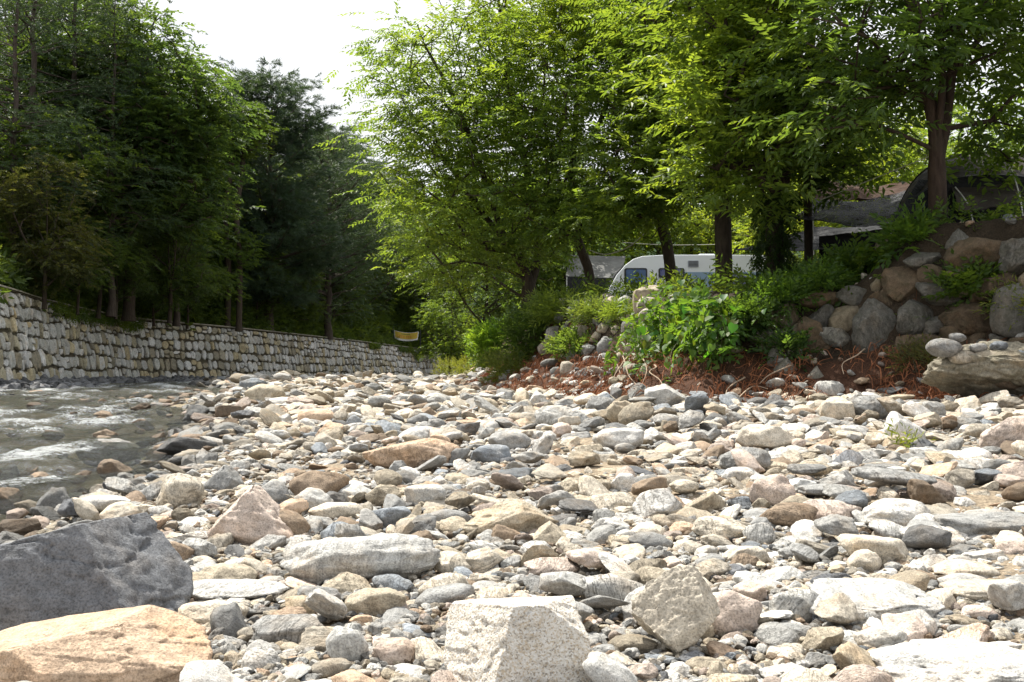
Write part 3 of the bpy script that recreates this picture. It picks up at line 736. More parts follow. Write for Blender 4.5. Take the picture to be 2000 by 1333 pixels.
# ------------------------------------------------------------------ woods behind the river wall
FG = 'trees behind the river wall'
def lp(px, Y): 
    x = ray(px, 700)[0] * Y; return np.array([x, Y, left_z(x, Y) - 0.1])
b = lp(250, 46)
tree('oak_tree', b, [[b, P(255, 500, 46), P(250, 380, 46), P(270, 240, 46), P(290, 100, 46)], [P(250, 400, 46), P(330, 300, 45), P(390, 220, 45)], [P(252, 350, 46), P(180, 240, 45), P(150, 150, 45)], [P(262, 280, 46), P(340, 170, 45.5), P(370, 90, 45.5)]],
     [pxell(270, 110, 46, 120, 95, 3), pxell(350, 210, 45, 100, 110, 2.6), pxell(240, 270, 44.5, 160, 110, 3), pxell(410, 260, 45, 55, 90, 2), pxell(330, 380, 45, 110, 80, 2.4), pxell(170, 180, 46, 90, 130, 2.4)],
     520, 10, SP_BROAD, 'tall dark oak whose round crown edge meets the white sky', leafcol=OL, r0=0.27, seed=61, ss=1.25, spread=(0.65, 0.65, 0.28))
def conifer(name, base, H, Lmax, temps, label, col, seed, z0=0.15, pitch=0.1, dz=0.5, nb=5, ss=1.0, nsp=3, r0=0.22, lean=(0, 0), shape=0.8, group=FG, curveup=0.0):
    rs = np.random.default_rng(seed); base = np.asarray(base, float); parts = []; pos = []; dr = []
    zz = np.linspace(0, H, 24); tr = base + np.stack([lean[0] * (zz / H) ** 1.5, lean[1] * (zz / H) ** 1.5, zz], 1) + np.concatenate([rs.normal(0, 0.05, (24, 2)), np.zeros((24, 1))], 1)
    parts.append(sweep(tr, r0 * (1 - 0.93 * zz / H) * (1 + 0.4 * np.exp(-zz / 0.4)), 9))
    z = H * z0
    while z < H * 0.985:
        u = (z / H - z0) / (1 - z0); Ln = Lmax * (1 - u) ** shape * (0.55 + 0.45 * min(1, u / 0.2)) + 0.25
        for k in range(nb):
            if rs.random() < 0.15: continue
            a = rs.uniform(0, 2 * math.pi); ln = Ln * rs.uniform(0.6, 1.15); pt = pitch + rs.normal(0, 0.12) + 0.5 * u
            o = np.array([np.interp(z, zz, tr[:, i]) for i in range(3)]); m = max(4, int(ln / 0.45)); t = np.linspace(0, 1, m)
            h = np.array([math.cos(a), math.sin(a), 0])
            br = o + h * (t * ln)[:, None] + np.array([0, 0, 1.0]) * (pt * t * ln - 0.10 * ln * t * t + curveup * ln * t ** 3)[:, None] + rs.normal(0, 0.03, (m, 3))
            parts.append(sweep(br, np.maximum(0.05 * ln / 3 * (1 - t) + 0.007, 0.007), 3))
            sel = np.arange(max(1, int(m * 0.25)), m)
            for i in sel:
                for q in range(nsp):
                    side = rs.choice([-1, 1]) * rs.uniform(0.2, 1.1); d = h * math.cos(side) + np.cross([0, 0, 1.0], h) * math.sin(side); d[2] += rs.uniform(-0.3, 0.35)
                    pos.append(br[i] + d * rs.uniform(0, 0.45) * min(1, ln * 0.5) + rs.normal(0, 0.06, 3)); dr.append(d)
        z += dz * rs.uniform(0.7, 1.3)
    root = empty(name, base, label, 'tree', group)
    v, f = join(parts); obj('trunk', mk_mesh('trunk', v - base, f, M_bark), root, col=(0.07, 0.055, 0.045))
    pos = np.array(pos); v, f, tn = place_sprays(pos, np.array(dr), rs.uniform(0.8, 1.3, len(pos)) * ss, temps, rs, 0.5)
    me = mk_mesh('crown', v - base, f, M_needle, False); fattr(me, 'tint', tn); obj('crown', me, root, col=col)
    return root
NG = (0.036, 0.070, 0.030); NB = (0.034, 0.066, 0.038)
conifer('pine_tree', lp(55, 41), 19, 3.4, SP_LARCH, 'tall dark conifer at the edge of the wood above the near wall', NG, 71, z0=0.2, nb=4, ss=1.3)
c2 = conifer('pine_tree', lp(135, 44), 20, 3.8, SP_LARCH, 'tall dark conifer beside the oak', NG, 72, z0=0.25, nb=4, ss=1.3)
c3 = conifer('pine_tree', lp(525, 62), 15.8, 4.8, SP_PINE, 'dense blue-green pine with rounded top against the sky', NB, 73, z0=0.12, pitch=0.25, nb=8, ss=2.0, nsp=4, shape=0.4, r0=0.3, curveup=0.15)
conifer('larch_tree', lp(640, 70), 14.5, 6.2, SP_LARCH, 'larch with long bare-tipped branches reaching over the stream', NG, 74, z0=0.12, pitch=0.25, nb=6, ss=1.5, nsp=4, shape=0.6, r0=0.28, curveup=0.25)
def crn(src, px, Y, sc, label, szz=None):
    p = lp(px, Y); return copy_tree(src, p, px * 0.71 % 6.28, sc, label, None, FG, szz)
bg(mB, 85, 36.5, 0.62, 'brownish leafed small tree above the near wall', (0.052, 0.066, 0.025), FG, True)
bg(mC, 20, 40, 0.95, 'dark leafy tree at the near end of the wood', DK, FG, True)
bg(mA, 190, 43, 0.70, 'dark leafy tree under the oak above the wall', DK, FG, True)
bg(mB, 330, 47, 0.70, 'lower dark tree under the oak crown', DK2, FG, True)
bg(mC, 395, 56, 0.75, 'sun-flecked dark tree between the oak and the pine', G3, FG, True)
bg(mA, 470, 70, 1.0, 'dark tree behind the paired trunks', DK, FG, True)
bg(mB, 560, 74, 1.05, 'dark tree beneath the blue-green pine', DK2, FG, True)
bg(mC, 700, 84, 1.35, 'rounded dark tree where the wood drops to the stream', DK, FG, True)
bg(mA, 620, 80, 1.0, 'dark tree under the larch branches', DK2, FG, True)
bg(mB, 735, 99, 1.3, 'dark tree just left of the yellow banner', DK2, FG, True)
bg(mC, 770, 112, 1.7, 'tall bluish dark tree behind the banner', NB, FG, True)
bg(mA, 110, 56, 1.5, 'tall dark tree deep in the wood behind the conifers', DK2, FG, True)
bg(mC, 370, 66, 1.2, 'dark tree deep in the wood behind the oak', DK2, FG, True)
WOOD = [(mA, 30, 47, 1.65, 'tall dark tree filling the corner behind the near conifers', DK2), (mB, 160, 50, 1.75, 'tall dark tree rising behind the two conifers', DK), (mC, 60, 60, 2.0, 'tallest dark tree far up the slope', DK2),
 (mB, 250, 60, 1.5, 'dark tree on the slope behind the oak trunk', DK2), (mA, 320, 58, 1.35, 'dark green tree beside the crown of the oak', DK), (mC, 430, 66, 1.3, 'dark tree filling the gap before the pine', DK2),
 (mA, 500, 80, 1.6, 'dark tree on the slope behind the pine', DK2), (mB, 590, 92, 1.7, 'dark tree on the slope behind the larch', DK), (mC, 655, 100, 1.6, 'dark tree at the lower end of the wood', DK2), (mA, 720, 118, 1.8, 'far dark tree where the wood meets the hill', NB),
 (mB, 60, 38.5, 0.45, 'low dark bushy tree on the wall above the riffle', DK), (mC, 150, 40, 0.42, 'low bushy tree below the brownish tree', DK), (mA, 225, 43.5, 0.42, 'low bushy tree at the foot of the oak', DK2), (mB, 300, 50, 0.5, 'bushy young tree on the bend of the wall', G3),
 (mC, 365, 53, 0.45, 'bushy young tree beside the paired trunks', DK), (mA, 500, 61, 0.55, 'bushy young tree at the foot of the pine', DK), (mB, 575, 66, 0.6, 'bushy young tree at the foot of the larch', DK2), (mC, 650, 76, 0.7, 'bushy young tree along the far wall', DK), (mA, 690, 86, 0.7, 'young dark tree next to the banner post', DK2)]
for mo, px, Y, sc, lab, cl in WOOD: bg(mo, px, Y, sc, lab, cl, FG, True)
for src, px, Y, sc, lab in ((c2, 215, 42.5, 0.72, 'dark conifer standing in front of the oak above the wall'), (c2, 345, 51, 0.70, 'slim dark conifer at the bend of the wall'), (c2, 20, 38, 0.80, 'dark conifer at the near edge of the view above the wall'),
        (c3, 605, 80, 1.0, 'dense pine half hidden by the larch'), (c3, 690, 92, 1.0, 'dense dark pine closing the gap at the end of the wood'), (c3, 750, 112, 1.15, 'far dense pine behind the banner'), (c3, 655, 108, 1.25, 'far dense pine on the slope above the larch')): crn(src, px, Y, sc, lab)
for px, lab in ((444, 'slim bare trunk standing in front of the dark wood'), (466, 'slim bare trunk with a fork beside its twin')):
    b = lp(px, 57)
    tree('slim_tree', b, [[b, P(px + 2, 520, 57), P(px - 4, 420, 57), P(px + 8, 320, 57), P(px + 12, 240, 57)]], [pxell(px + 15, 250, 57, 45, 60, 1.4)], 40, 7, SP_BROAD, lab, leafcol=DK, r0=0.17, seed=80 + px, ss=1.2)

# shrubs and ground cover
def shrub(name, c, rad, n, temps, label, col, seed, cat='shrub', ss=1.0, stems=7, up=0.5, group=None, out=0.9):
    rs = np.random.default_rng(seed); base = np.asarray(c, float); rad = np.asarray(rad, float)
    root = empty(name, base, label, cat, group)
    parts = []
    for k in range(stems):
        e = ellip(1, base + np.array([0, 0, rad[2] * 0.9]), rad * np.array([0.8, 0.8, 0.8]), rs)[0]
        m = base + (e - base) * 0.5 + rs.normal(0, 0.1, 3) * rad; parts.append(sweep(spline([base + rs.normal(0, 0.04, 3), m, e], 7), np.linspace(0.016, 0.004, 7), 4))
    v, f = join(parts); obj('stem', mk_mesh('stem', v - base, f, M_bark), root, col=(0.09, 0.08, 0.05))
    pos = ellip(n, base + np.array([0, 0, rad[2] * 0.85]), rad * np.array([1, 1, 1]), rs, 0.25)
    lump = fbm(pos / rad.mean() * 1.8 + seed, 2); pos = pos[lump > -0.35]
    dr = (pos - base) / rad * out + rs.normal(0, 0.5, (len(pos), 3)); dr[:, 2] += up - 0.5
    v, f, tn = place_sprays(pos, dr, rs.uniform(0.7, 1.25, len(pos)) * ss, temps, rs, 0.5)
    me = mk_mesh('foliage', v - base, f, M_leaf, False); fattr(me, 'tint', tn); obj('foliage', me, root, col=col)
    return root
def onbank(px, py): return hit(px, py, ground_z)
SH = [ # px, py(base), rx_px, h_px, depth m, n, sprays, colour, label
 (965, 712, 45, 80, 0.9, 900, SP_BROAD, (0.10, 0.19, 0.03), 0.8, 'bright leafy bush at the tip of the bank', 1),
 (882, 742, 36, 40, 0.6, 420, SP_WEED, (0.15, 0.19, 0.045), 1.0, 'clump of pale tall weeds at the river edge of the bank', 0),
 (920, 738, 32, 36, 0.5, 300, SP_WEED, (0.13, 0.17, 0.04), 0.9, 'short pale weeds in front of the bright leafy bush', 0),
 (985, 742, 45, 42, 0.6, 420, SP_WEED, (0.10, 0.14, 0.035), 1.0, 'low weeds hiding the red soil at the tip of the bank', 0),
 (1040, 690, 45, 75, 0.7, 600, SP_BUSH, (0.06, 0.11, 0.025), 1.1, 'dark green bush on the stony slope under the crooked tree', 1),
 (1010, 640, 40, 40, 0.7, 500, SP_WEED, (0.10, 0.16, 0.03), 1.1, 'light weeds at the foot of the crooked bank tree', 0),
 (1085, 630, 42, 38, 0.7, 650, SP_WEED, (0.11, 0.17, 0.035), 1.1, 'feathery green weeds on the crest before the grey awning', 0),
 (1160, 628, 36, 24, 0.5, 420, SP_WEED, (0.075, 0.12, 0.035), 0.9, 'tall feathery weeds below the curved trunk', 0),
 (1215, 625, 34, 16, 0.5, 320, SP_WEED, (0.075, 0.13, 0.03), 0.8, 'weeds on the crest in front of the caravan nose', 0),
 (1120, 700, 35, 40, 0.5, 300, SP_BUSH, (0.07, 0.12, 0.03), 1.0, 'small bush among the slope stones', 1),
 (1405, 622, 40, 18, 0.5, 260, SP_BUSH, (0.06, 0.11, 0.02), 0.7, 'leafy bush at the foot of the thick straight trunk', 1),
 (1460, 640, 40, 40, 0.6, 520, SP_BUSH, (0.055, 0.105, 0.02), 0.9, 'dark leafy bush hanging over the boulder wall beside the vine', 1),
 (1520, 598, 45, 34, 0.6, 460, SP_BUSH, (0.06, 0.12, 0.02), 0.9, 'leafy bush around the ivy-wrapped trunk', 1),
 (1595, 570, 45, 32, 0.6, 380, SP_BUSH, (0.055, 0.11, 0.02), 0.9, 'spreading dark bush under the black shade net', 1),
 (1660, 548, 35, 35, 0.5, 280, SP_BUSH, (0.05, 0.10, 0.018), 1.2, 'dark bush on the crest beside the tall grey slab', 1),
 (1765, 485, 35, 35, 0.4, 130, SP_BUSH, (0.06, 0.12, 0.02), 1.3, 'small leafy bush at the foot of the big trunk', 1),
 (1900, 590, 50, 40, 0.4, 220, SP_BUSH, (0.06, 0.11, 0.02), 1.1, 'small plant between boulders below the tent', 1),
 (1985, 620, 25, 35, 0.3, 140, SP_WEED, (0.13, 0.17, 0.05), 0.9, 'pale weed on the boulder wall at the frame edge', 0),
 (1530, 700, 35, 35, 0.4, 160, SP_BUSH, (0.05, 0.10, 0.025), 0.9, 'small leafy seedling on the red needle slope', 1),
 (1795, 725, 25, 40, 0.3, 130, SP_WEED, (0.09, 0.10, 0.035), 0.8, 'thin weed beside the overhanging conglomerate slab', 0),
 (1770, 882, 17, 18, 0.12, 40, SP_WEED, (0.10, 0.14, 0.03), 0.5, 'tiny weed sprouting among the cobbles', 0),
]
for i, (px, py, rx, hp, dep, n, tm, colr, s_, lab, st) in enumerate(SH):
    c = onbank(px, py); k = c[1] / FPX
    shrub('shrub' if st else 'weed_clump', c - np.array([0, 0, 0.05]), (rx * k, dep, hp * k * 0.55), n, tm, lab, colr, 200 + i, 'shrub' if st else 'weed', s_, up=0.75 if not st else 0.5)

# big-leafed vine: every leaf a part
def heart_leaf(rs):
    o = np.array([(0, 0), (0.16, -0.10), (0.42, -0.02), (0.50, 0.25), (0.36, 0.62), (0.0, 1.0), (-0.36, 0.62), (-0.50, 0.25), (-0.42, -0.02), (-0.16, -0.10)])
    v = np.array([[x, y, 0.14 * abs(x) - 0.22 * y * y + rs.normal(0, 0.02)] for x, y in o] + [[0, 0.38, -0.06]])
    f = np.array([[i, (i + 1) % 10, 10] for i in range(10)])
    return v, f
rs = np.random.default_rng(90)
LM = []
for k in range(5):
    v, f = heart_leaf(rs); me = mk_mesh('vine_leaf', v, f, M_leaf, True); fattr(me, 'tint', np.full(len(v), 0.25 + 0.14 * k)); LM.append(me)
vb = onbank(1310, 690)
vine = empty('vine', vb, 'big-leafed bright green vine draped over the bank below the leaning trunk', 'vine')
parts = []
stemsv = []
for px0, py0, px1, py1 in [(1290, 612, 1270, 705), (1330, 615, 1300, 725), (1360, 612, 1350, 705), (1390, 618, 1385, 705), (1315, 608, 1330, 660), (1270, 620, 1245, 725), (1370, 620, 1400, 690)]:
    pts = []
    for t in np.linspace(0, 1, 7):
        q = onbank(px0 + (px1 - px0) * t + rs.normal(0, 4), py0 + (py1 - py0) * t); q[1] -= 0.45 + 0.3 * math.sin(t * 3); q[2] += 0.10 + 0.12 * math.sin(t * 3.1); pts.append(q)
    sp = spline(pts, 20); stemsv.append(sp); parts.append(sweep(sp, np.linspace(0.014, 0.006, 20), 5))
v, f = join(parts); obj('stem', mk_mesh('stem', v - vb, f, M_bark), vine, col=(0.10, 0.10, 0.05))
for k in range(295):
    sp = stemsv[k % len(stemsv)]; q = sp[rs.integers(0, 20)] + rs.normal(0, 1, 3) * np.array([0.20, 0.22, 0.16])
    o = obj('leaf', LM[rs.integers(0, 5)], vine, q - vb, (0.07 * rs.uniform(0.6, 1.3), 0.15 * rs.uniform(0.7, 1.2), 0.02))
    s_ = rs.uniform(0.07, 0.155); o.scale = (s_, s_, s_)
    o.rotation_euler = (-rs.uniform(0.3, 1.3), rs.normal(0, 0.35), math.pi + rs.normal(0, 0.8))

n = 190; kk = rs.integers(0, len(stemsv), n); pos = np.array([stemsv[a][rs.integers(0, 20)] for a in kk]) + rs.normal(0, 1, (n, 3)) * np.array([0.24, 0.16, 0.16]) + np.array([0, 0.22, -0.05])
v, f, tn = place_sprays(pos, rs.normal(0, 0.6, (n, 3)) + np.array([-0.2, -0.6, -0.2]), rs.uniform(0.5, 0.9, n), SP_BROAD, rs, 0.5)
me = mk_mesh('foliage', v - vb, f, M_leaf, False); fattr(me, 'tint', tn); obj('foliage', me, vine, col=(0.06, 0.125, 0.022))

# ground cover on top of the river wall, spilling over it
rs = np.random.default_rng(91); n = 14000
s = rs.uniform(s_start - 2, SLEN - 4, n); o = -np.abs(rs.normal(0, 1.6, n)) - 0.1
spill = (fbm2(s, s * 0, 0.22, 2, 3.3) > 0.16) & (rs.random(n) < 0.38)
h = WH + rs.uniform(0, 1.0, n) * np.exp(o * 0.1) * (0.5 + 0.5 * (fbm2(s, s * 0 + 3, 0.5, 2) + 1))
o = np.where(spill, 0.1 + 0.1 * rs.random(n), o); h = np.where(spill, WH - rs.uniform(0, 1.0, n) * (fbm2(s, s * 0, 0.22, 2, 3.3) - 0.1), h)
pos = wall_pt(s, h, o)
dr = rs.normal(0, 0.6, (n, 3)) + np.array([0.5, -0.3, 0.35]); dr[spill, 2] -= 0.9
v, f, tn = place_sprays(pos, dr, rs.uniform(0.7, 1.5, n), SP_BUSH + SP_WEED[:2], rs, 0.5)
me = mk_mesh('undergrowth', v, f, M_leaf, False); fattr(me, 'tint', tn)
tag(obj('undergrowth', me, col=(0.075, 0.125, 0.03)), 'green undergrowth growing along and over the top of the river wall', 'undergrowth', kind='stuff')
n = 22000; s = s_start - 2 + (SLEN - 4 - s_start) * rs.random(n) ** 1.3; o = -1.1 - 13 * rs.random(n) ** 1.5; pos = wall_pt(s, np.zeros(n), o)
hb = np.clip(2.0 + 1.8 * fbm2(pos[:, 0], pos[:, 1], 0.35, 3, 1.0), 0.2, 4.0)
pos[:, 2] += WH + 0.30 * np.maximum(0, -o - 2) + rs.random(n) ** 0.7 * hb * np.interp(-o, [0.5, 3], [0.45, 1])
qx = 1000 + FPX * pos[:, 0] / pos[:, 1]; k = ~((qx > 750) & (qx < 835) & (pos[:, 1] < 89)); pos = pos[k]; n = len(pos)
v, f, tn = place_sprays(pos, rs.normal(0, 0.6, (n, 3)) + np.array([0.4, -0.4, 0.1]), rs.uniform(1.2, 2.2, n), SP_BROAD, rs, 0.5)
me = mk_mesh('understorey', v, f, M_leaf, False); fattr(me, 'tint', tn)
tag(obj('understorey', me, col=(0.055, 0.095, 0.024)), 'dark leafy understorey between the trunks above the river wall', 'understorey', kind='stuff')
# weeds and leaf litter all along the camp bank crest
n = 15000; x = rs.uniform(-2.5, 16, n); y = rs.uniform(10, 46, n); d = poly_sd(x, y, BANK)
k = (d > 1.4) & (d < 9) & (rs.random(n) < np.interp(d, [1.4, 2.6, 4, 9], [0.15, 0.9, 0.7, 0.3])) ; x, y = x[k], y[k]
pos = np.stack([x, y, ground_z(x, y) + rs.uniform(0, 0.22, len(x))], 1)
v, f, tn = place_sprays(pos, rs.normal(0, 0.6, (len(x), 3)) + np.array([-0.2, -0.3, 0.5]), rs.uniform(0.7, 1.5, len(x)), SP_BUSH + SP_WEED[:3], rs, 0.5)
me = mk_mesh('bank_weeds', v, f, M_leaf, False); fattr(me, 'tint', tn)
tag(obj('bank_weeds', me, col=(0.06, 0.105, 0.022)), 'low green weeds covering the camp bank between the shrubs', 'weeds', kind='stuff')

# ------------------------------------------------------------------ stones
def rock(seed, style='round', sub=4, planes=None, amp=1.0):
    """unit rock filling the box [-1,1]^3"""
    rs = np.random.default_rng(seed); d, f = ico(sub)
    n, npl, lo, hi, a1 = {'round': (2.3, 6, 0.72, 0.95, 0.13), 'oval': (2.2, 4, 0.75, 0.95, 0.10), 'block': (4.5, 8, 0.70, 0.98, 0.06), 'angular': (2.6, 13, 0.48, 0.86, 0.09),
                           'slab': (3.4, 9, 0.62, 0.95, 0.08), 'tri': (3.0, 4, 0.7, 0.95, 0.06), 'custom': (4.0, 3, 0.8, 1.0, 0.05)}[style]
    r = 1 / (np.abs(d) ** n).sum(1) ** (1 / n); p = d * r[:, None]
    p = p + d * (a1 * 1.3 * fbm(d * 1.1 + seed * 3.7, 2))[:, None]
    pl = []
    for k in range(npl):
        q = rs.normal(0, 1, 3); q /= np.linalg.norm(q); pl.append((q, rs.uniform(lo, hi)))
    if style == 'tri':
        s = rs.uniform(0.15, 0.4); pl += [(np.array([0.82, -0.1, 0.56]), 0.42 + s * 0.3), (np.array([-0.80, -0.1, 0.6]), 0.50 - s * 0.3), (np.array([0.1, -0.85, 0.5]), 0.55)]
    for q, dd in (planes or []):
        q = np.array(q, float); pl.append((q / np.linalg.norm(q), dd))
    for q, dd in pl:
        ex = p @ q - dd; soft = 0.015 if style in ('angular', 'block', 'slab', 'custom') else 0.04
        e2 = np.where(ex > soft, ex - soft * 0.5, np.where(ex > 0, ex * ex / (2 * soft), 0)); p = p - e2[:, None] * q * 0.97
    p = p + d * (amp * (a1 * 0.45 * fbm(p * 2.6 + seed, 3) + 0.022 * fbm(p * 9 + seed, 3)))[:, None]
    if style in ('angular', 'slab', 'block', 'custom', 'tri'):
        lay = p @ np.array([0.25, 0.3, 0.9]); p = p + d * (amp * 0.018 * np.sign(vnoise(np.stack([lay * 7 + seed, lay * 0, lay * 0], 1))))[:, None] * (fbm(p * 2 + seed, 2) > 0)[:, None]
        ch = np.maximum(0, fbm(p * 3.3 + seed * 1.7, 2) - 0.55); p = p - d * (ch * 0.25 * max(0, amp - 0.6))[:, None]
        p = p - d * (0.055 * np.exp(-np.abs(fbm(p * np.array([1.1, 1.1, 2.0]) + seed * 2.3, 3)) / 0.045))[:, None]
    mn, mxx = p.min(0), p.max(0); p = (p - (mn + mxx) / 2) / ((mxx - mn) / 2)
    return p, f
def rotz(p, a): c, s = math.cos(a), math.sin(a); return p @ np.array([[c, s, 0], [-s, c, 0], [0, 0, 1.0]])
def roty(p, a): c, s = math.cos(a), math.sin(a); return p @ np.array([[c, 0, -s], [0, 1, 0], [s, 0, c]])

PAL = {'cream': (0.56, 0.505, 0.415), 'white': (0.60, 0.585, 0.55), 'pale grey': (0.48, 0.475, 0.45), 'grey': (0.31, 0.31, 0.30), 'dark grey': (0.17, 0.17, 0.168), 'blue-grey': (0.27, 0.295, 0.32),
       'tan': (0.46, 0.40, 0.305), 'orange': (0.54, 0.40, 0.285), 'pink': (0.54, 0.45, 0.385), 'brown': (0.27, 0.205, 0.145), 'slate': (0.175, 0.182, 0.195)}
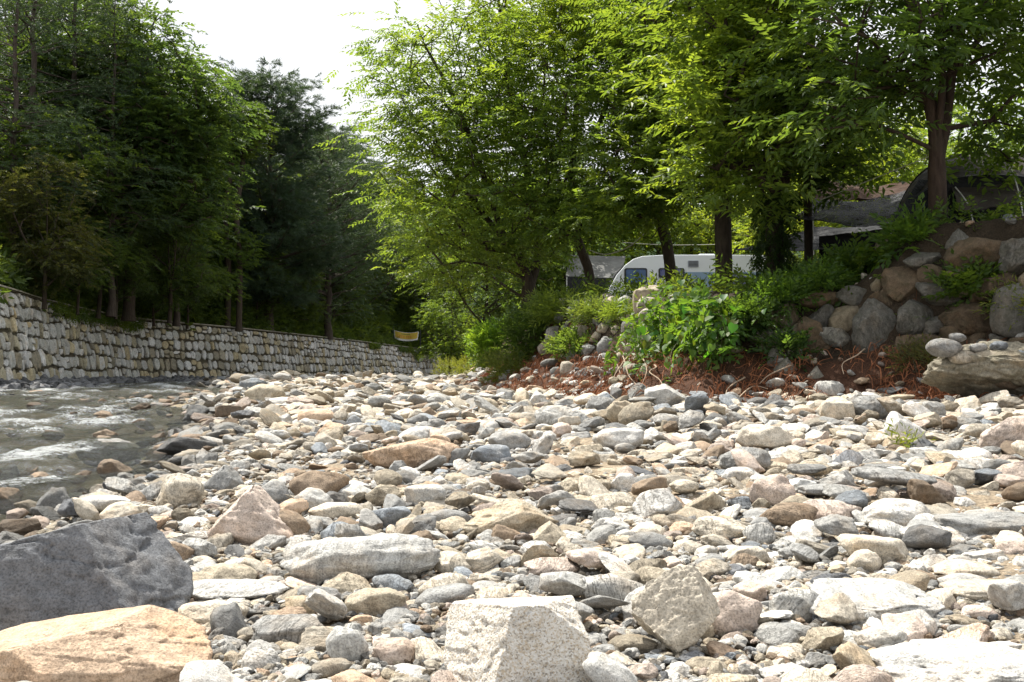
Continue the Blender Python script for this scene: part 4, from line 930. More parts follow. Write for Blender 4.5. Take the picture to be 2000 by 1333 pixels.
# x0, x1, y0, y1 (photo pixels), style, colour, short name, full label, options
HERO = [
 (-150, 345, 1010, 1292, 'custom', 'slate', 'big slate-grey boulder', 'biggest boulder, dark slate-grey with a sharp ridge, beside the water', dict(d=0.75, planes=[((0.88, -0.15, 0.42), 0.62), ((-0.42, 0.1, 0.9), 0.50), ((0.10, -0.93, 0.32), 0.55), ((0.5, -0.85, 0.0), 0.85), ((-0.5, -0.6, 0.62), 0.68), ((-0.2, -0.95, 0.2), 0.8)], sub=6, amp=0.55)),
 (-60, 410, 1195, 1372, 'custom', 'orange', 'long orange boulder', 'long smooth orange-stained boulder in front of the slate-grey boulder', dict(d=0.5, planes=[((-0.45, -0.1, 0.88), 0.52), ((0.75, -0.2, 0.6), 0.72), ((0, -0.8, 0.6), 0.7)], sub=6, amp=0.6)),
 (865, 1160, 1165, 1372, 'custom', 'white', 'white granite block', 'white speckled granite block with two flat faces and a sharp edge', dict(d=0.75, planes=[((-0.80, -0.52, 0.30), 0.62), ((0.36, -0.90, 0.22), 0.62), ((-0.05, 0.12, 0.99), 0.74), ((0.75, -0.2, 0.62), 0.78), ((0.95, 0.1, 0.1), 0.8)], sub=6, mat='gran', amp=0.6)),
 (1065, 1156, 1260, 1328, 'angular', 'cream', 'stone against the granite block', 'small rough cream stone leaning on the white granite block', dict()),
 (1235, 1410, 1105, 1292, 'custom', 'cream', 'upright cream slab', 'upright cream slab with a flat face standing on its edge', dict(d=0.45, planes=[((-0.36, -0.64, 0.68), 0.34), ((-0.72, -0.2, 0.62), 0.78), ((0.78, -0.2, 0.45), 0.72), ((-0.66, -0.1, -0.70), 0.70), ((0.72, -0.1, -0.62), 0.74)], sub=6, bury=0.02, amp=1.2)),
 (1383, 1488, 1150, 1250, 'round', 'pink', 'round pinkish stone', 'round pinkish-tan stone propping the upright cream slab', dict()),
 (1505, 1606, 1153, 1222, 'block', 'pale grey', 'pale square-shouldered stone', 'pale square-shouldered stone at the end of the big flat slab', dict()),
 (1490, 1593, 1216, 1257, 'oval', 'grey', 'oblong grey stone', 'oblong flat grey stone lying under the pale square-shouldered stone', dict()),
 (1565, 1838, 1138, 1228, 'custom', 'pale grey', 'big flat grey slab', 'big flat layered grey slab lying in the gravel', dict(d=0.7, planes=[((-0.15, -0.45, 0.88), 0.35), ((0.5, -0.3, 0.8), 0.55), ((0.3, -0.9, 0.1), 0.8)], sub=5, amp=1.3)),
 (1666, 1772, 1222, 1277, 'round', 'pale grey', 'smooth round grey stone', 'smooth round light grey stone in front of the big flat slab', dict()),
 (545, 862, 1043, 1147, 'oval', 'pale grey', 'long grey boulder', 'long smooth grey boulder lying across the middle of the gravel', dict(d=0.42, sub=5, amp=1.4, tilt=-0.04)),
 (403, 572, 948, 1070, 'tri', 'pink', 'pink pyramid stone', 'pink pyramid-shaped stone with a broad flat face', dict(d=0.6, sub=5)),
 (482, 606, 993, 1058, 'oval', 'brown', 'brown mottled stone', 'brown mottled oblong stone leaning on the pink pyramid stone', dict(tilt=0.2)),
 (303, 398, 923, 997, 'round', 'cream', 'lumpy cream stone', 'lumpy rounded cream stone near the water edge', dict(amp=1.5)),
 (150, 271, 856, 914, 'round', 'white', 'white stone in the shallows', 'rounded white stone standing in the shallows', dict(sub=5)),
 (708, 906, 855, 920, 'oval', 'orange', 'smooth apricot boulder', 'long smooth apricot boulder in mid gravel', dict(d=0.5, sub=5, planes=[((-0.5, 0, 0.87), 0.62)])),
 (905, 1092, 973, 1054, 'angular', 'tan', 'cracked tan boulder', 'low cracked tan boulder with a shadowed hollow beneath', dict(d=0.6, sub=5)),
 (1040, 1112, 1018, 1068, 'tri', 'tan', 'small tan pyramid', 'small tan pyramid stone beside the cracked tan boulder', dict()),
 (700, 803, 988, 1038, 'angular', 'blue-grey', 'blue-grey angular stone', 'blue-grey angular stone beside a mustard stone', dict()),
 (773, 868, 1008, 1048, 'oval', 'tan', 'mustard stone', 'mustard-brown domed stone in front of the blue-grey angular stone', dict()),
 (603, 712, 980, 1022, 'oval', 'cream', 'pitted cream slab', 'pitted pale cream slab behind the brown mottled stone', dict()),
 (1466, 1553, 926, 997, 'round', 'pink', 'tall rosy stone', 'tall rosy tan stone leaning behind the dark speckled dome', dict(tilt=-0.3)),
 (1483, 1602, 981, 1037, 'oval', 'brown', 'dark speckled dome', 'dark brown speckled dome-shaped stone', dict()),
 (1562, 1684, 976, 1032, 'angular', 'pink', 'orange-pink stone', 'orange-pink wedge between the dark dome and the white egg stone', dict()),
 (1683, 1822, 973, 1042, 'oval', 'white', 'white egg stone', 'big smooth white egg-shaped stone under a long grey stone', dict(sub=5)),
 (1666, 1838, 933, 992, 'oval', 'grey', 'long dark capping stone', 'long curved dark grey stone resting on the white egg stone', dict(tilt=0.12, lift=0.10)),
 (1562, 1664, 945, 982, 'oval', 'grey', 'oblong dark pebble', 'oblong dark grey stone on top of the orange-pink wedge', dict(lift=0.03)),
 (1638, 1790, 1046, 1110, 'slab', 'cream', 'cream wedge slab', 'smooth cream wedge slab with a brown broken end', dict(tilt=0.1)),
 (1823, 1950, 1095, 1140, 'oval', 'cream', 'loaf-shaped stone', 'cream loaf-shaped stone on the sand', dict()),
 (1757, 1830, 1112, 1155, 'round', 'brown', 'rough brown stone', 'rough brown stone beside the loaf-shaped stone', dict()),
 (1813, 2010, 998, 1055, 'slab', 'grey', 'rough grey slab', 'rough flat grey slab beside the white egg stone', dict(amp=1.4)),
 (1763, 1878, 1026, 1077, 'slab', 'white', 'white flat slab', 'white flat slab between the egg stone and the cream wedge', dict()),
 (1705, 2080, 1285, 1365, 'slab', 'white', 'broad white foreground slab', 'broad white slab cut by the bottom corner of the view', dict(d=0.6, sub=5)),
 (1778, 1945, 1248, 1305, 'slab', 'pale grey', 'thin layered slab', 'thin layered grey-cream slab behind the broad white slab', dict(d=0.7)),
 (1843, 2030, 1138, 1185, 'slab', 'cream', 'thin cream flagstone', 'thin wide cream flagstone sunk in the sand', dict()),
 (1406, 1507, 873, 927, 'round', 'grey', 'grey domed boulder', 'grey domed boulder with fine lines near the patch of sand', dict(sub=5)),
 (1438, 1552, 828, 884, 'angular', 'cream', 'cream broad boulder', 'broad cream boulder behind the grey domed boulder', dict()),
 (1157, 1258, 836, 884, 'round', 'white', 'white domed boulder', 'white domed boulder in the upper gravel', dict()),
 (1043, 1157, 793, 844, 'oval', 'pale grey', 'long pale boulder', 'long pale tilted boulder near the root tangle', dict(tilt=0.2, sub=5)),
 (1636, 1742, 773, 826, 'oval', 'grey', 'round dark boulder', 'round dark grey boulder at the edge of the shade', dict(sub=5)),
 (1588, 1652, 744, 788, 'round', 'white', 'white boulder on the needles', 'white rounded boulder at the foot of the red needles', dict()),
 (1602, 1668, 774, 828, 'block', 'cream', 'cream block stone', 'cream blocky stone leaning on the round dark boulder', dict()),
 (1727, 1808, 810, 872, 'angular', 'white', 'half-shaded white stone', 'white stone with a dark shaded side', dict(tilt=0.3)),
 (1910, 2060, 810, 893, 'round', 'pink', 'large pinkish boulder', 'large pale pinkish boulder below the conglomerate slab', dict(sub=5)),
 (1933, 2040, 898, 962, 'angular', 'pink', 'pink broken boulder', 'pink broken boulder in front of the large pinkish boulder', dict()),
 (478, 562, 750, 794, 'round', 'tan', 'far tan boulder', 'tan rounded boulder far off near the wall', dict()),
 (520, 600, 776, 800, 'oval', 'white', 'low white stone', 'low whitish stone before the far tan boulder', dict()),
 (356, 409, 790, 828, 'angular', 'grey', 'angular grey rock in the stream', 'angular grey rock at the edge of the riffle', dict()),
 (674, 709, 810, 843, 'oval', 'blue-grey', 'slate-blue egg', 'small slate-blue egg-shaped stone standing on end', dict()),
 (580, 656, 798, 830, 'oval', 'orange', 'flat apricot stone', 'flat apricot stone beyond the slate-blue egg', dict()),
 (300, 432, 850, 897, 'angular', 'dark grey', 'low dark ledge', 'low dark craggy ledge at the water edge', dict()),
 (953, 1037, 843, 882, 'oval', 'grey', 'grey oval stone', 'grey oval stone beside the smooth apricot boulder', dict()),
 (918, 1000, 868, 908, 'round', 'blue-grey', 'blunt blue-grey stone', 'blunt blue-grey stone at the end of the apricot boulder', dict()),
 (1080, 1198, 933, 968, 'slab', 'tan', 'plank-like stone', 'long plank-like tan stone lying flat', dict(d=0.35)),
 (1192, 1240, 923, 966, 'block', 'white', 'white cube stone', 'small white cube-like stone at the end of the plank-like stone', dict()),
 (1154, 1238, 963, 1002, 'block', 'cream', 'brick-shaped stone', 'cream brick-shaped stone below the white cube stone', dict(tilt=-0.1)),
 (1236, 1340, 953, 1020, 'angular', 'white', 'white broken block', 'white broken block beside the brick-shaped stone', dict()),
 (618, 728, 1118, 1172, 'tri', 'tan', 'tan shield stone', 'tan shield-shaped stone below the long grey boulder', dict()),
 (673, 792, 1148, 1213, 'round', 'tan', 'rounded buff stone', 'rounded buff stone in front of the tan shield stone', dict()),
 (808, 927, 1143, 1193, 'oval', 'grey', 'streaked dark stone', 'streaked dark tapered stone behind the granite block', dict(tilt=-0.15)),
 (493, 640, 1203, 1268, 'block', 'grey', 'grey brick boulder', 'grey brick-like boulder beside the orange boulder', dict()),
 (343, 480, 1172, 1234, 'round', 'cream', 'mottled cream stone', 'mottled cream and dark-spotted stone behind the orange boulder', dict(amp=1.4)),
 (636, 714, 1218, 1303, 'oval', 'pale grey', 'pale oblong stone', 'pale oblong stone standing slantwise in the foreground', dict(tilt=-0.4)),
 (385, 500, 1101, 1152, 'oval', 'tan', 'buff bun-shaped stone', 'buff bun-shaped stone to the side of the slate-grey boulder', dict()),
 (298, 380, 1055, 1107, 'round', 'brown', 'brown round stone', 'brown round stone tucked behind the slate-grey boulder', dict()),
 (343, 565, 1138, 1186, 'slab', 'white', 'white sloping flagstone', 'white sloping flagstone in front of the bun-shaped stone', dict(d=0.55)),
 (1133, 1295, 1128, 1194, 'oval', 'pale grey', 'log-shaped stone', 'log-shaped pale grey stone pointing at the upright slab', dict(d=0.3, tilt=0.28)),
 (1023, 1134, 1088, 1138, 'round', 'pink', 'rosy flat-topped stone', 'rosy flat-topped stone between the granite block and the tan boulder', dict()),
 (1352, 1472, 1010, 1063, 'oval', 'cream', 'knobbly cream stone', 'knobbly elongated cream stone', dict(amp=1.5, tilt=0.15)),
 (1452, 1517, 1020, 1068, 'round', 'pale grey', 'grey ball stone', 'grey ball-like stone beside the knobbly cream stone', dict()),
 (566, 682, 918, 984, 'angular', 'brown', 'dark brown rock', 'dark brown rock with a light edge behind the pink pyramid', dict()),
 (493, 568, 938, 992, 'round', 'grey', 'grey rounded rock', 'grey rounded rock beside the dark brown rock', dict()),
 (393, 474, 908, 962, 'tri', 'grey', 'striped grey wedge', 'striped grey wedge behind the lumpy cream stone', dict()),
 (713, 784, 946, 993, 'round', 'tan', 'dented tan stone', 'dented round tan stone', dict()),
 (788, 872, 946, 996, 'block', 'pale grey', 'pale cracked block', 'pale cracked block beside the dented tan stone', dict()),
 (73, 142, 951, 1006, 'round', 'grey', 'dark rock in the shallows', 'dark rounded rock in the shallow water', dict()),
 (-20, 43, 908, 968, 'round', 'white', 'white rock at the frame edge', 'white rock at the water edge cut by the frame', dict()),
 (155, 252, 966, 1018, 'oval', 'white', 'mottled white stone', 'mottled white oval stone just behind the ridge of the slate-grey boulder', dict(lift=0.05)),
 (55, 135, 788, 808, 'oval', 'brown', 'red-brown stream rock', 'red-brown rock awash in the stream', dict(bury=0.35)),
 (50, 105, 762, 785, 'oval', 'orange', 'orange stream rock', 'orange rock awash in the far stream', dict(bury=0.35)),
 (468, 520, 738, 762, 'angular', 'blue-grey', 'bluish rock below the wall', 'bluish rock at the foot of the river wall', dict()),
 (1255, 1340, 752, 800, 'angular', 'pale grey', 'leaning pale rock', 'leaning pale rock at the foot of the root tangle', dict(tilt=0.5)),
 (1320, 1420, 1225, 1300, 'round', 'white', 'white foreground cobble', 'white cobble in front of the upright slab', dict()),
]
HERO = [h for h in HERO if h[6] != 'white foreground cobble']
BIGX = np.zeros((0, 4)); heroes = []
def wet(x, y): return float(np.clip(1 - (x - edge_x(y)) / 0.55, 0, 1))
used_lab = set()
for i, (x0, x1, y0, y1, st, cl, short, lab, op) in enumerate(HERO):
    g = hit((x0 + x1) / 2, min(y1, 1400), bar_z if y0 > 700 else ground_z); Yf = g[1]
    wd = (x1 - x0) / FPX * Yf; dp = max(0.06, wd * op.get('d', 0.7)); Yc = Yf + dp * 0.45; wd = (x1 - x0) / FPX * Yc
    xc = ray((x0 + x1) / 2, y1)[0] * Yc; gz_ = float(bar_z(xc, Yc)); zt = P((x0 + x1) / 2, y0, Yc + dp * 0.1)[2]
    lift = op.get('lift', 0.0); zb = P(0, y1, Yf)[2] if lift else gz_
    h = max(zt - gz_ - lift, 0.16 * wd); bury = op.get('bury', 0.14) * h
    p, f = rock(1000 + i * 7, st, op.get('sub', 4), op.get('planes'), op.get('amp', 1.0))
    p = p * np.array([wd, dp, h + bury]) / 2
    if 'tilt' in op: p = roty(p, op['tilt']) * np.array([1, 1, 1.0])
    base = np.array([xc, Yc, gz_ + lift - bury]); p[:, 2] += (h + bury) / 2
    cc = np.array(PAL[cl]) * R.uniform(0.95, 1.08) * (1 - 0.45 * wet(xc + wd * 0.3, Yc))
    o = obj('boulder' if wd > 0.42 else 'river_stone', mk_mesh('river_stone', p, f, M_gran if op.get('mat') == 'gran' else M_stone), None, base, cc)
    tag(o, lab, 'boulder' if wd > 0.42 else 'stone', 'larger stones of the gravel bar'); used_lab.add(lab)
    heroes.append((xc, Yc, wd / 2, dp / 2, short, (x0, y0, x1, y1)))
HX_ = np.array([[q[0], q[1], q[2], q[3]] for q in heroes])

# moulds for the mid-size stones and the cobbles
MOULDS = []
sty = ['round', 'angular', 'oval', 'block', 'angular', 'slab', 'slab', 'oval', 'tri', 'angular', 'slab', 'round', 'slab', 'block', 'angular', 'oval']
for k, st in enumerate(sty):
    p, f = rock(4000 + k * 13, st, 4, amp=1.1); MOULDS.append((p, f))
mid_me = [mk_mesh('river_stone', p, f, M_stone) for p, f in MOULDS]
CW = [('cream', 6.5), ('white', 4.5), ('pale grey', 5), ('grey', 3), ('dark grey', 0.6), ('blue-grey', 0.6), ('tan', 3.8), ('orange', 1.0), ('pink', 1.6), ('brown', 1.4), ('slate', 0.4)]
CN = [q[0] for q in CW]; CP = np.array([q[1] for q in CW]); CP = CP / CP.sum()
SHAPEW = {'round': 'rounded', 'oval': 'oval', 'block': 'blocky', 'angular': 'angular', 'slab': 'flat', 'tri': 'pointed'}
rs = np.random.default_rng(123); mids = []; tries = 0; midlist = []
while len(mids) < 212 and tries < 20000:
    tries += 1
    py = 772 + (1325 - 772) * rs.random() ** 0.85; px = rs.uniform(5, 1995)
    if py < 900 and px < np.interp(py, [770, 830, 900], [420, 350, 240]): continue
    if py > 1270 and px < 440: continue
    g = hit(px, py, ground_z)
    if g[1] > 26 or float(poly_sd(g[0], g[1], BANK)) > 0.2: continue
    if g[0] - edge_x(g[1]) < -0.7: continue
    s = float(np.clip(rs.lognormal(math.log(42), 0.35), 24, 72)) * np.interp(py, [770, 900, 1100, 1330], [0.62, 0.85, 1.15, 1.35]) / FPX * g[1]
    r = s / 2
    dd = np.hypot((g[0] - HX_[:, 0]) / (HX_[:, 2] + r * 0.8), (g[1] - HX_[:, 1]) / (HX_[:, 3] + r * 0.8))
    if (dd < 0.92).any(): continue
    if mids and (np.hypot(*(np.array(mids)[:, :2] - g[:2]).T) < (np.array(mids)[:, 2] + r) * 0.85).any(): continue
    # keep the big heroes' faces free
    if any(q[5][0] - 4 < px < q[5][2] + 4 and q[5][1] < py - s / g[1] * FPX * 0.15 and py - 0.25 * s / g[1] * FPX < q[5][3] for q in heroes if q[5][2] - q[5][0] > 90 and q[1] < g[1]): continue
    if any(q[5][0] < px < q[5][2] and py - s / g[1] * FPX * 0.45 < q[5][3] - 8 and q[1] > g[1] for q in heroes): continue
    k = int(rs.integers(0, len(mid_me))); order = sorted(range(len(heroes)), key=lambda j: (heroes[j][0] - g[0]) ** 2 + (heroes[j][1] - g[1]) ** 2)
    done = False
    for att in range(40):
        cl = CN[rs.choice(len(CN), p=CP)]; h = heroes[order[min(att // 8, 5)]]
        rel = 'in front of' if g[1] < h[1] - h[3] else ('behind' if g[1] > h[1] + h[3] else 'beside')
        size = 'small' if s < 0.13 else ('medium-sized' if s < 0.24 else 'large')
        lab = f'{size} {SHAPEW[sty[k]]} {cl} stone {rel} the {h[4]}'
        if lab not in used_lab: done = True; break
    if not done: continue
    used_lab.add(lab); mids.append((g[0], g[1], r))
    o = obj('river_stone', mid_me[k], None, None, np.array(PAL[cl]) * rs.uniform(0.85, 1.12) * (1 - 0.45 * wet(g[0], g[1])))
    asp = rs.uniform(0.62, 0.95); hh = rs.uniform(0.36, 0.7) if sty[k] != 'slab' else rs.uniform(0.25, 0.4)
    o.scale = (r, r * asp, r * hh); o.rotation_euler = (rs.normal(0, 0.16), rs.normal(0, 0.2), rs.normal(0, 0.7) + (math.pi if rs.random() < 0.5 else 0))
    o.location = (g[0], g[1], g[2] + r * hh * 0.55)
    tag(o, lab, 'stone', 'larger stones of the gravel bar')
MD = np.array(mids)

# cobbles and pebbles nobody could count: one scattered object each
lib = bpy.data.collections.new('cobble_moulds')
for k, (p, f) in enumerate(MOULDS):
    lib.objects.link(bpy.data.objects.new('cobble_mould_%02d' % k, mk_mesh('cobble', p, f, M_cob)))
def scatter(name, pos, rot, scl, idx, col):
    me = bpy.data.meshes.new(name); me.vertices.add(len(pos)); me.vertices.foreach_set('co', np.ascontiguousarray(pos, np.float32).ravel())
    for an, arr in (('rot', rot), ('scl', scl)):
        a = me.attributes.new(an, 'FLOAT_VECTOR', 'POINT'); a.data.foreach_set('vector', np.ascontiguousarray(arr, np.float32).ravel())
    a = me.attributes.new('idx', 'INT', 'POINT'); a.data.foreach_set('value', np.ascontiguousarray(idx, np.int32))
    cattr(me, 'col', col)
    ng = bpy.data.node_groups.new(name, 'GeometryNodeTree')
    ng.interface.new_socket('Geometry', in_out='INPUT', socket_type='NodeSocketGeometry'); ng.interface.new_socket('Geometry', in_out='OUTPUT', socket_type='NodeSocketGeometry')
    N = ng.nodes.new; gi, go = N('NodeGroupInput'), N('NodeGroupOutput'); ip = N('GeometryNodeInstanceOnPoints'); ci = N('GeometryNodeCollectionInfo')
    ci.inputs['Collection'].default_value = lib; ci.inputs['Separate Children'].default_value = True; ci.inputs['Reset Children'].default_value = True
    ip.inputs['Pick Instance'].default_value = True
    def na(nm, dt):
        q = N('GeometryNodeInputNamedAttribute'); q.data_type = dt; q.inputs['Name'].default_value = nm; return q.outputs['Attribute']
    k = ng.links.new
    k(gi.outputs[0], ip.inputs['Points']); k(ci.outputs[0], ip.inputs['Instance']); k(na('idx', 'INT'), ip.inputs['Instance Index'])
    k(na('rot', 'FLOAT_VECTOR'), ip.inputs['Rotation']); k(na('scl', 'FLOAT_VECTOR'), ip.inputs['Scale']); k(ip.outputs[0], go.inputs[0])
    o = obj(name, me); m = o.modifiers.new('scatter', 'NODES'); m.node_group = ng
    return o
rs = np.random.default_rng(321)
def cobbles(n, ylo, yhi, smin, smax, packing, xr=None, pexp=1.6):
    """sizes follow a power law; bigger first, dart throwing on a grid"""
    Y = np.exp(rs.uniform(math.log(ylo), math.log(yhi), n)); 
    u = rs.uniform(-0.60, 0.60, n); X = u * Y
    S = smin * (1 - rs.random(n) * (1 - (smin / smax) ** pexp)) ** (-1 / pexp)
    S = S * (1 + 0.012 * Y) * np.clip(0.5 + 0.09 * Y, 0.5, 1)
    t = X - edge_x(Y); d = poly_sd(X, Y, BANK)
    ok = (t > -0.9) & (d < 0.9) & (rs.random(n) < np.interp(t, [-0.9, -0.3, 0.25], [0.05, 0.30, 1.0])) & (rs.random(n) < np.interp(d, [-0.2, 0.9], [1, 0.15]))
    bare = fbm2(X, Y * 0.6, 0.55, 2, 8.0) + 0.35 * (X > 1.5) * (Y < 10)
    ok &= rs.random(n) < np.where(Y < 10, np.interp(bare, [-0.1, 0.5], [0.8, 0.18]), np.interp(bare, [0.1, 0.65], [1.0, 0.4]))
    X, Y, S = X[ok], Y[ok], S[ok]; o = np.argsort(-S); X, Y, S = X[o], Y[o], S[o]
    allx = np.concatenate([np.stack([HX_[:, 0], HX_[:, 1], np.minimum(HX_[:, 2], HX_[:, 3]) * 1.0], 1), MD])
    cell = 0.30; grid = {}
    for q in allx:
        m = int(math.ceil(q[2] / cell))
        for a in range(-m, m + 1):
            for b_ in range(-m, m + 1): grid.setdefault((int(q[0] // cell) + a, int(q[1] // cell) + b_), []).append((q[0], q[1], q[2]))
    keep = []
    for i in range(len(X)):
        x, y, r = X[i], Y[i], S[i]; key = (int(x // cell), int(y // cell)); bad = False
        for a in (-1, 0, 1):
            for b_ in (-1, 0, 1):
                for (qx, qy, qr) in grid.get((key[0] + a, key[1] + b_), ()):
                    if (qx - x) ** 2 + (qy - y) ** 2 < (packing * (qr + r)) ** 2: bad = True; break
                if bad: break
            if bad: break
        if bad: continue
        # the hero ellipses
        grid.setdefault(key, []).append((x, y, r)); keep.append(i)
    X, Y, S = X[keep], Y[keep], S[keep]; n = len(X)
    dd = np.min(np.hypot((X[:, None] - HX_[None, :, 0]) / HX_[None, :, 2], (Y[:, None] - HX_[None, :, 1]) / HX_[None, :, 3]), 1)
    m = dd > 0.85; X, Y, S = X[m], Y[m], S[m]; n = len(X)
    idx = rs.integers(0, len(MOULDS), n); asp = rs.uniform(0.5, 0.95, n); hh = rs.uniform(0.18, 0.58, n)
    Z = ground_z(X, Y) + S * hh * rs.uniform(0.05, 0.75, n) + (rs.random(n) < 0.2) * S * 0.55
    rot = np.stack([rs.normal(0, 0.25, n), rs.normal(0, 0.28, n), rs.uniform(0, 6.28, n)], 1)
    scl = np.stack([S, S * asp, S * hh], 1)
    ci = rs.choice(len(CN), n, p=CP); col = np.array([PAL[q] for q in CN])[ci] * rs.uniform(0.55, 1.15, (n, 1))
    wt = np.clip(1 - (X - edge_x(Y)) / 0.6, 0, 1); col = col * (1 - 0.5 * wt)[:, None]
    return [np.stack([X, Y, Z], 1), rot, scl, idx, col]
sets = [cobbles(64000, 2.0, 12, 0.024, 0.115, 0.70, pexp=1.3), cobbles(44000, 9, 34, 0.036, 0.17, 0.64, pexp=1.35), cobbles(16000, 30, 110, 0.08, 0.24, 0.6)]
# dark rubble along the foot of the wall
n = 2600; s = rs.uniform(s_start, SLEN - 8, n); o = np.abs(rs.normal(0.2, 0.9, n)); q = wall_pt(s, np.zeros(n), o); S = rs.uniform(0.07, 0.26, n)
q[:, 2] = base_z(q[:, 1]) - 0.06 + rs.uniform(0, 0.22, n) * np.exp(-o)
sets.append([q, np.stack([rs.normal(0, .4, n), rs.normal(0, .4, n), rs.uniform(0, 6.28, n)], 1), np.stack([S, S * .75, S * .6], 1), rs.integers(0, len(MOULDS), n), np.array([PAL['slate']]) * rs.uniform(0.35, 1.2, (n, 1))])
# rocks breaking the riffle
n = 110; Y = rs.uniform(6, 30, n); X = edge_x(Y) - np.abs(rs.normal(0, 1.6, n)); S = rs.uniform(0.05, 0.2, n)
sets.append([np.stack([X, Y, base_z(Y) - 0.10 + rs.uniform(-0.03, 0.03, n)], 1), np.stack([rs.normal(0, .3, n), rs.normal(0, .3, n), rs.uniform(0, 6.28, n)], 1), np.stack([S, S * .8, S * .5], 1), rs.integers(0, len(MOULDS), n), np.array([PAL['brown']]) * rs.uniform(0.4, 1.1, (n, 1))])
# stones caught in the red slope
n = 1500; X = rs.uniform(-1.5, 9, n); Y = rs.uniform(9, 30, n); d = poly_sd(X, Y, BANK); k = (d > 0.1) & (d < 2.6) & (rs.random(n) < 0.75); X, Y = X[k], Y[k]; n = len(X); S = np.minimum(rs.lognormal(math.log(0.06), 0.5, n), 0.13)
ci = rs.choice(len(CN), n, p=CP)
sets.append([np.stack([X, Y, ground_z(X, Y) + S * 0.3], 1), np.stack([rs.normal(0, .5, n), rs.normal(0, .5, n), rs.uniform(0, 6.28, n)], 1), np.stack([S, S * .75, S * .55], 1), rs.integers(0, len(MOULDS), n), np.array([PAL[q] for q in CN])[ci] * rs.uniform(0.5, 0.9, (n, 1))])
cat_ = [np.concatenate([s_[i] for s_ in sets]) for i in range(5)]
tag(scatter('river_cobbles', *cat_), 'countless pale and grey cobbles covering the gravel bar', 'cobbles', kind='stuff')
# fine gravel close to the lens
n = 22000; Y = np.exp(rs.uniform(math.log(2.0), math.log(11), n)); X = rs.uniform(-0.6, 0.6, n) * Y
k = (X - edge_x(Y) > -0.4); X, Y = X[k], Y[k]; n = len(X); S = rs.uniform(0.006, 0.022, n) * (1 + 0.05 * Y); ci = rs.choice(len(CN), n, p=CP)
tag(scatter('gravel', np.stack([X, Y, ground_z(X, Y) + S * 0.3 + 0.01], 1), np.stack([rs.normal(0, .3, n), rs.normal(0, .3, n), rs.uniform(0, 6.28, n)], 1), np.stack([S, S * .8, S * .55], 1), rs.integers(0, len(MOULDS), n), np.array([PAL[q] for q in CN])[ci] * rs.uniform(0.4, 0.95, (n, 1))),
    'fine gravel between the cobbles', 'gravel', kind='stuff')

# ------------------------------------------------------------------ boulder walls of the camp bank
BW = [ (1668, 1762, 588, 692, 'slab', 'grey', 0.55, 'tall grey slab boulder'), (1498, 1566, 596, 657, 'angular', 'tan', 0.7, None), (1578, 1627, 598, 647, 'round', 'grey', 0.7, None), (1621, 1682, 600, 647, 'oval', 'tan', 0.7, None),
 (1603, 1672, 644, 680, 'oval', 'pale grey', 0.7, None), (1468, 1538, 646, 674, 'oval', 'pale grey', 0.6, None), (1750, 1838, 588, 662, 'angular', 'grey', 0.7, None), (1846, 1958, 593, 657, 'block', 'brown', 0.7, 'squarish brown boulder'),
 (1950, 2050, 558, 657, 'slab', 'grey', 0.6, 'tall dark end boulder'), (1856, 1990, 470, 532, 'oval', 'brown', 0.6, 'long brown boulder under the tent'), (1848, 1902, 448, 490, 'tri', 'grey', 0.7, None), (1733, 1812, 522, 592, 'angular', 'brown', 0.7, None),
 (1795, 1882, 556, 598, 'oval', 'grey', 0.7, None), (1832, 1932, 516, 560, 'slab', 'brown', 0.6, None), (1915, 2010, 532, 582, 'round', 'brown', 0.7, None), (1700, 1755, 566, 612, 'round', 'brown', 0.7, None), (1560, 1655, 572, 602, 'oval', 'brown', 0.6, None),
 (1803, 1862, 618, 662, 'round', 'grey', 0.7, None), (1708, 1745, 470, 502, 'round', 'tan', 0.7, None), (1530, 1580, 560, 598, 'round', 'grey', 0.7, None), (1440, 1500, 600, 650, 'round', 'grey', 0.7, None), (1960, 2040, 470, 535, 'angular', 'grey', 0.7, None),
 (1765, 1850, 490, 530, 'round', 'grey', 0.7, None), (1640, 1705, 560, 600, 'round', 'grey', 0.7, None), (1515, 1560, 700, 735, 'tri', 'pale grey', 0.6, None), (1500, 1530, 680, 728, 'slab', 'grey', 0.4, None), (1580, 1610, 716, 745, 'tri', 'white', 0.6, None)]
wr = empty('boulder_wall', onbank(1700, 690), 'rough wall of large dark boulders below the tent and tarps', 'retaining wall'); wr0 = np.array(wr.location)
def wall_boulders(root, lst, seed, name='boulder'):
    r0_ = np.array(root.location)
    for i, (x0, x1, y0, y1, st, cl, dfr, lab) in enumerate(lst):
        c = onbank((x0 + x1) / 2, y0 * 0.4 + y1 * 0.6); Y = c[1]; wd = (x1 - x0) / FPX * Y; hh = (y1 - y0) / FPX * Y
        cen = P((x0 + x1) / 2, (y0 + y1) / 2, Y + 0.05 * wd); cen[1] += 0.02
        st = {'round': 'angular', 'oval': 'block'}.get(st, st) if seed < 6500 else st
        p, f = rock(seed + i * 5, st, 4 if wd * FPX / Y > 40 else 3); p = p * np.array([wd, max(wd, hh) * dfr, hh]) / 2 * (1.14 if seed < 6500 else 1.08); p = roty(p, float(np.random.default_rng(seed + i).normal(0, 0.10)))
        o = obj(name, mk_mesh('boulder', p, f, M_bank), root, cen - r0_, np.array(PAL[cl]) * (np.array([0.46, 0.44, 0.40]) if seed < 6500 else 0.85))  # boulder wall colours multiplied down, so the bank's shade is in the colour
        if lab: o['label'] = lab
rs = np.random.default_rng(66); bx = [q[:4] for q in BW]
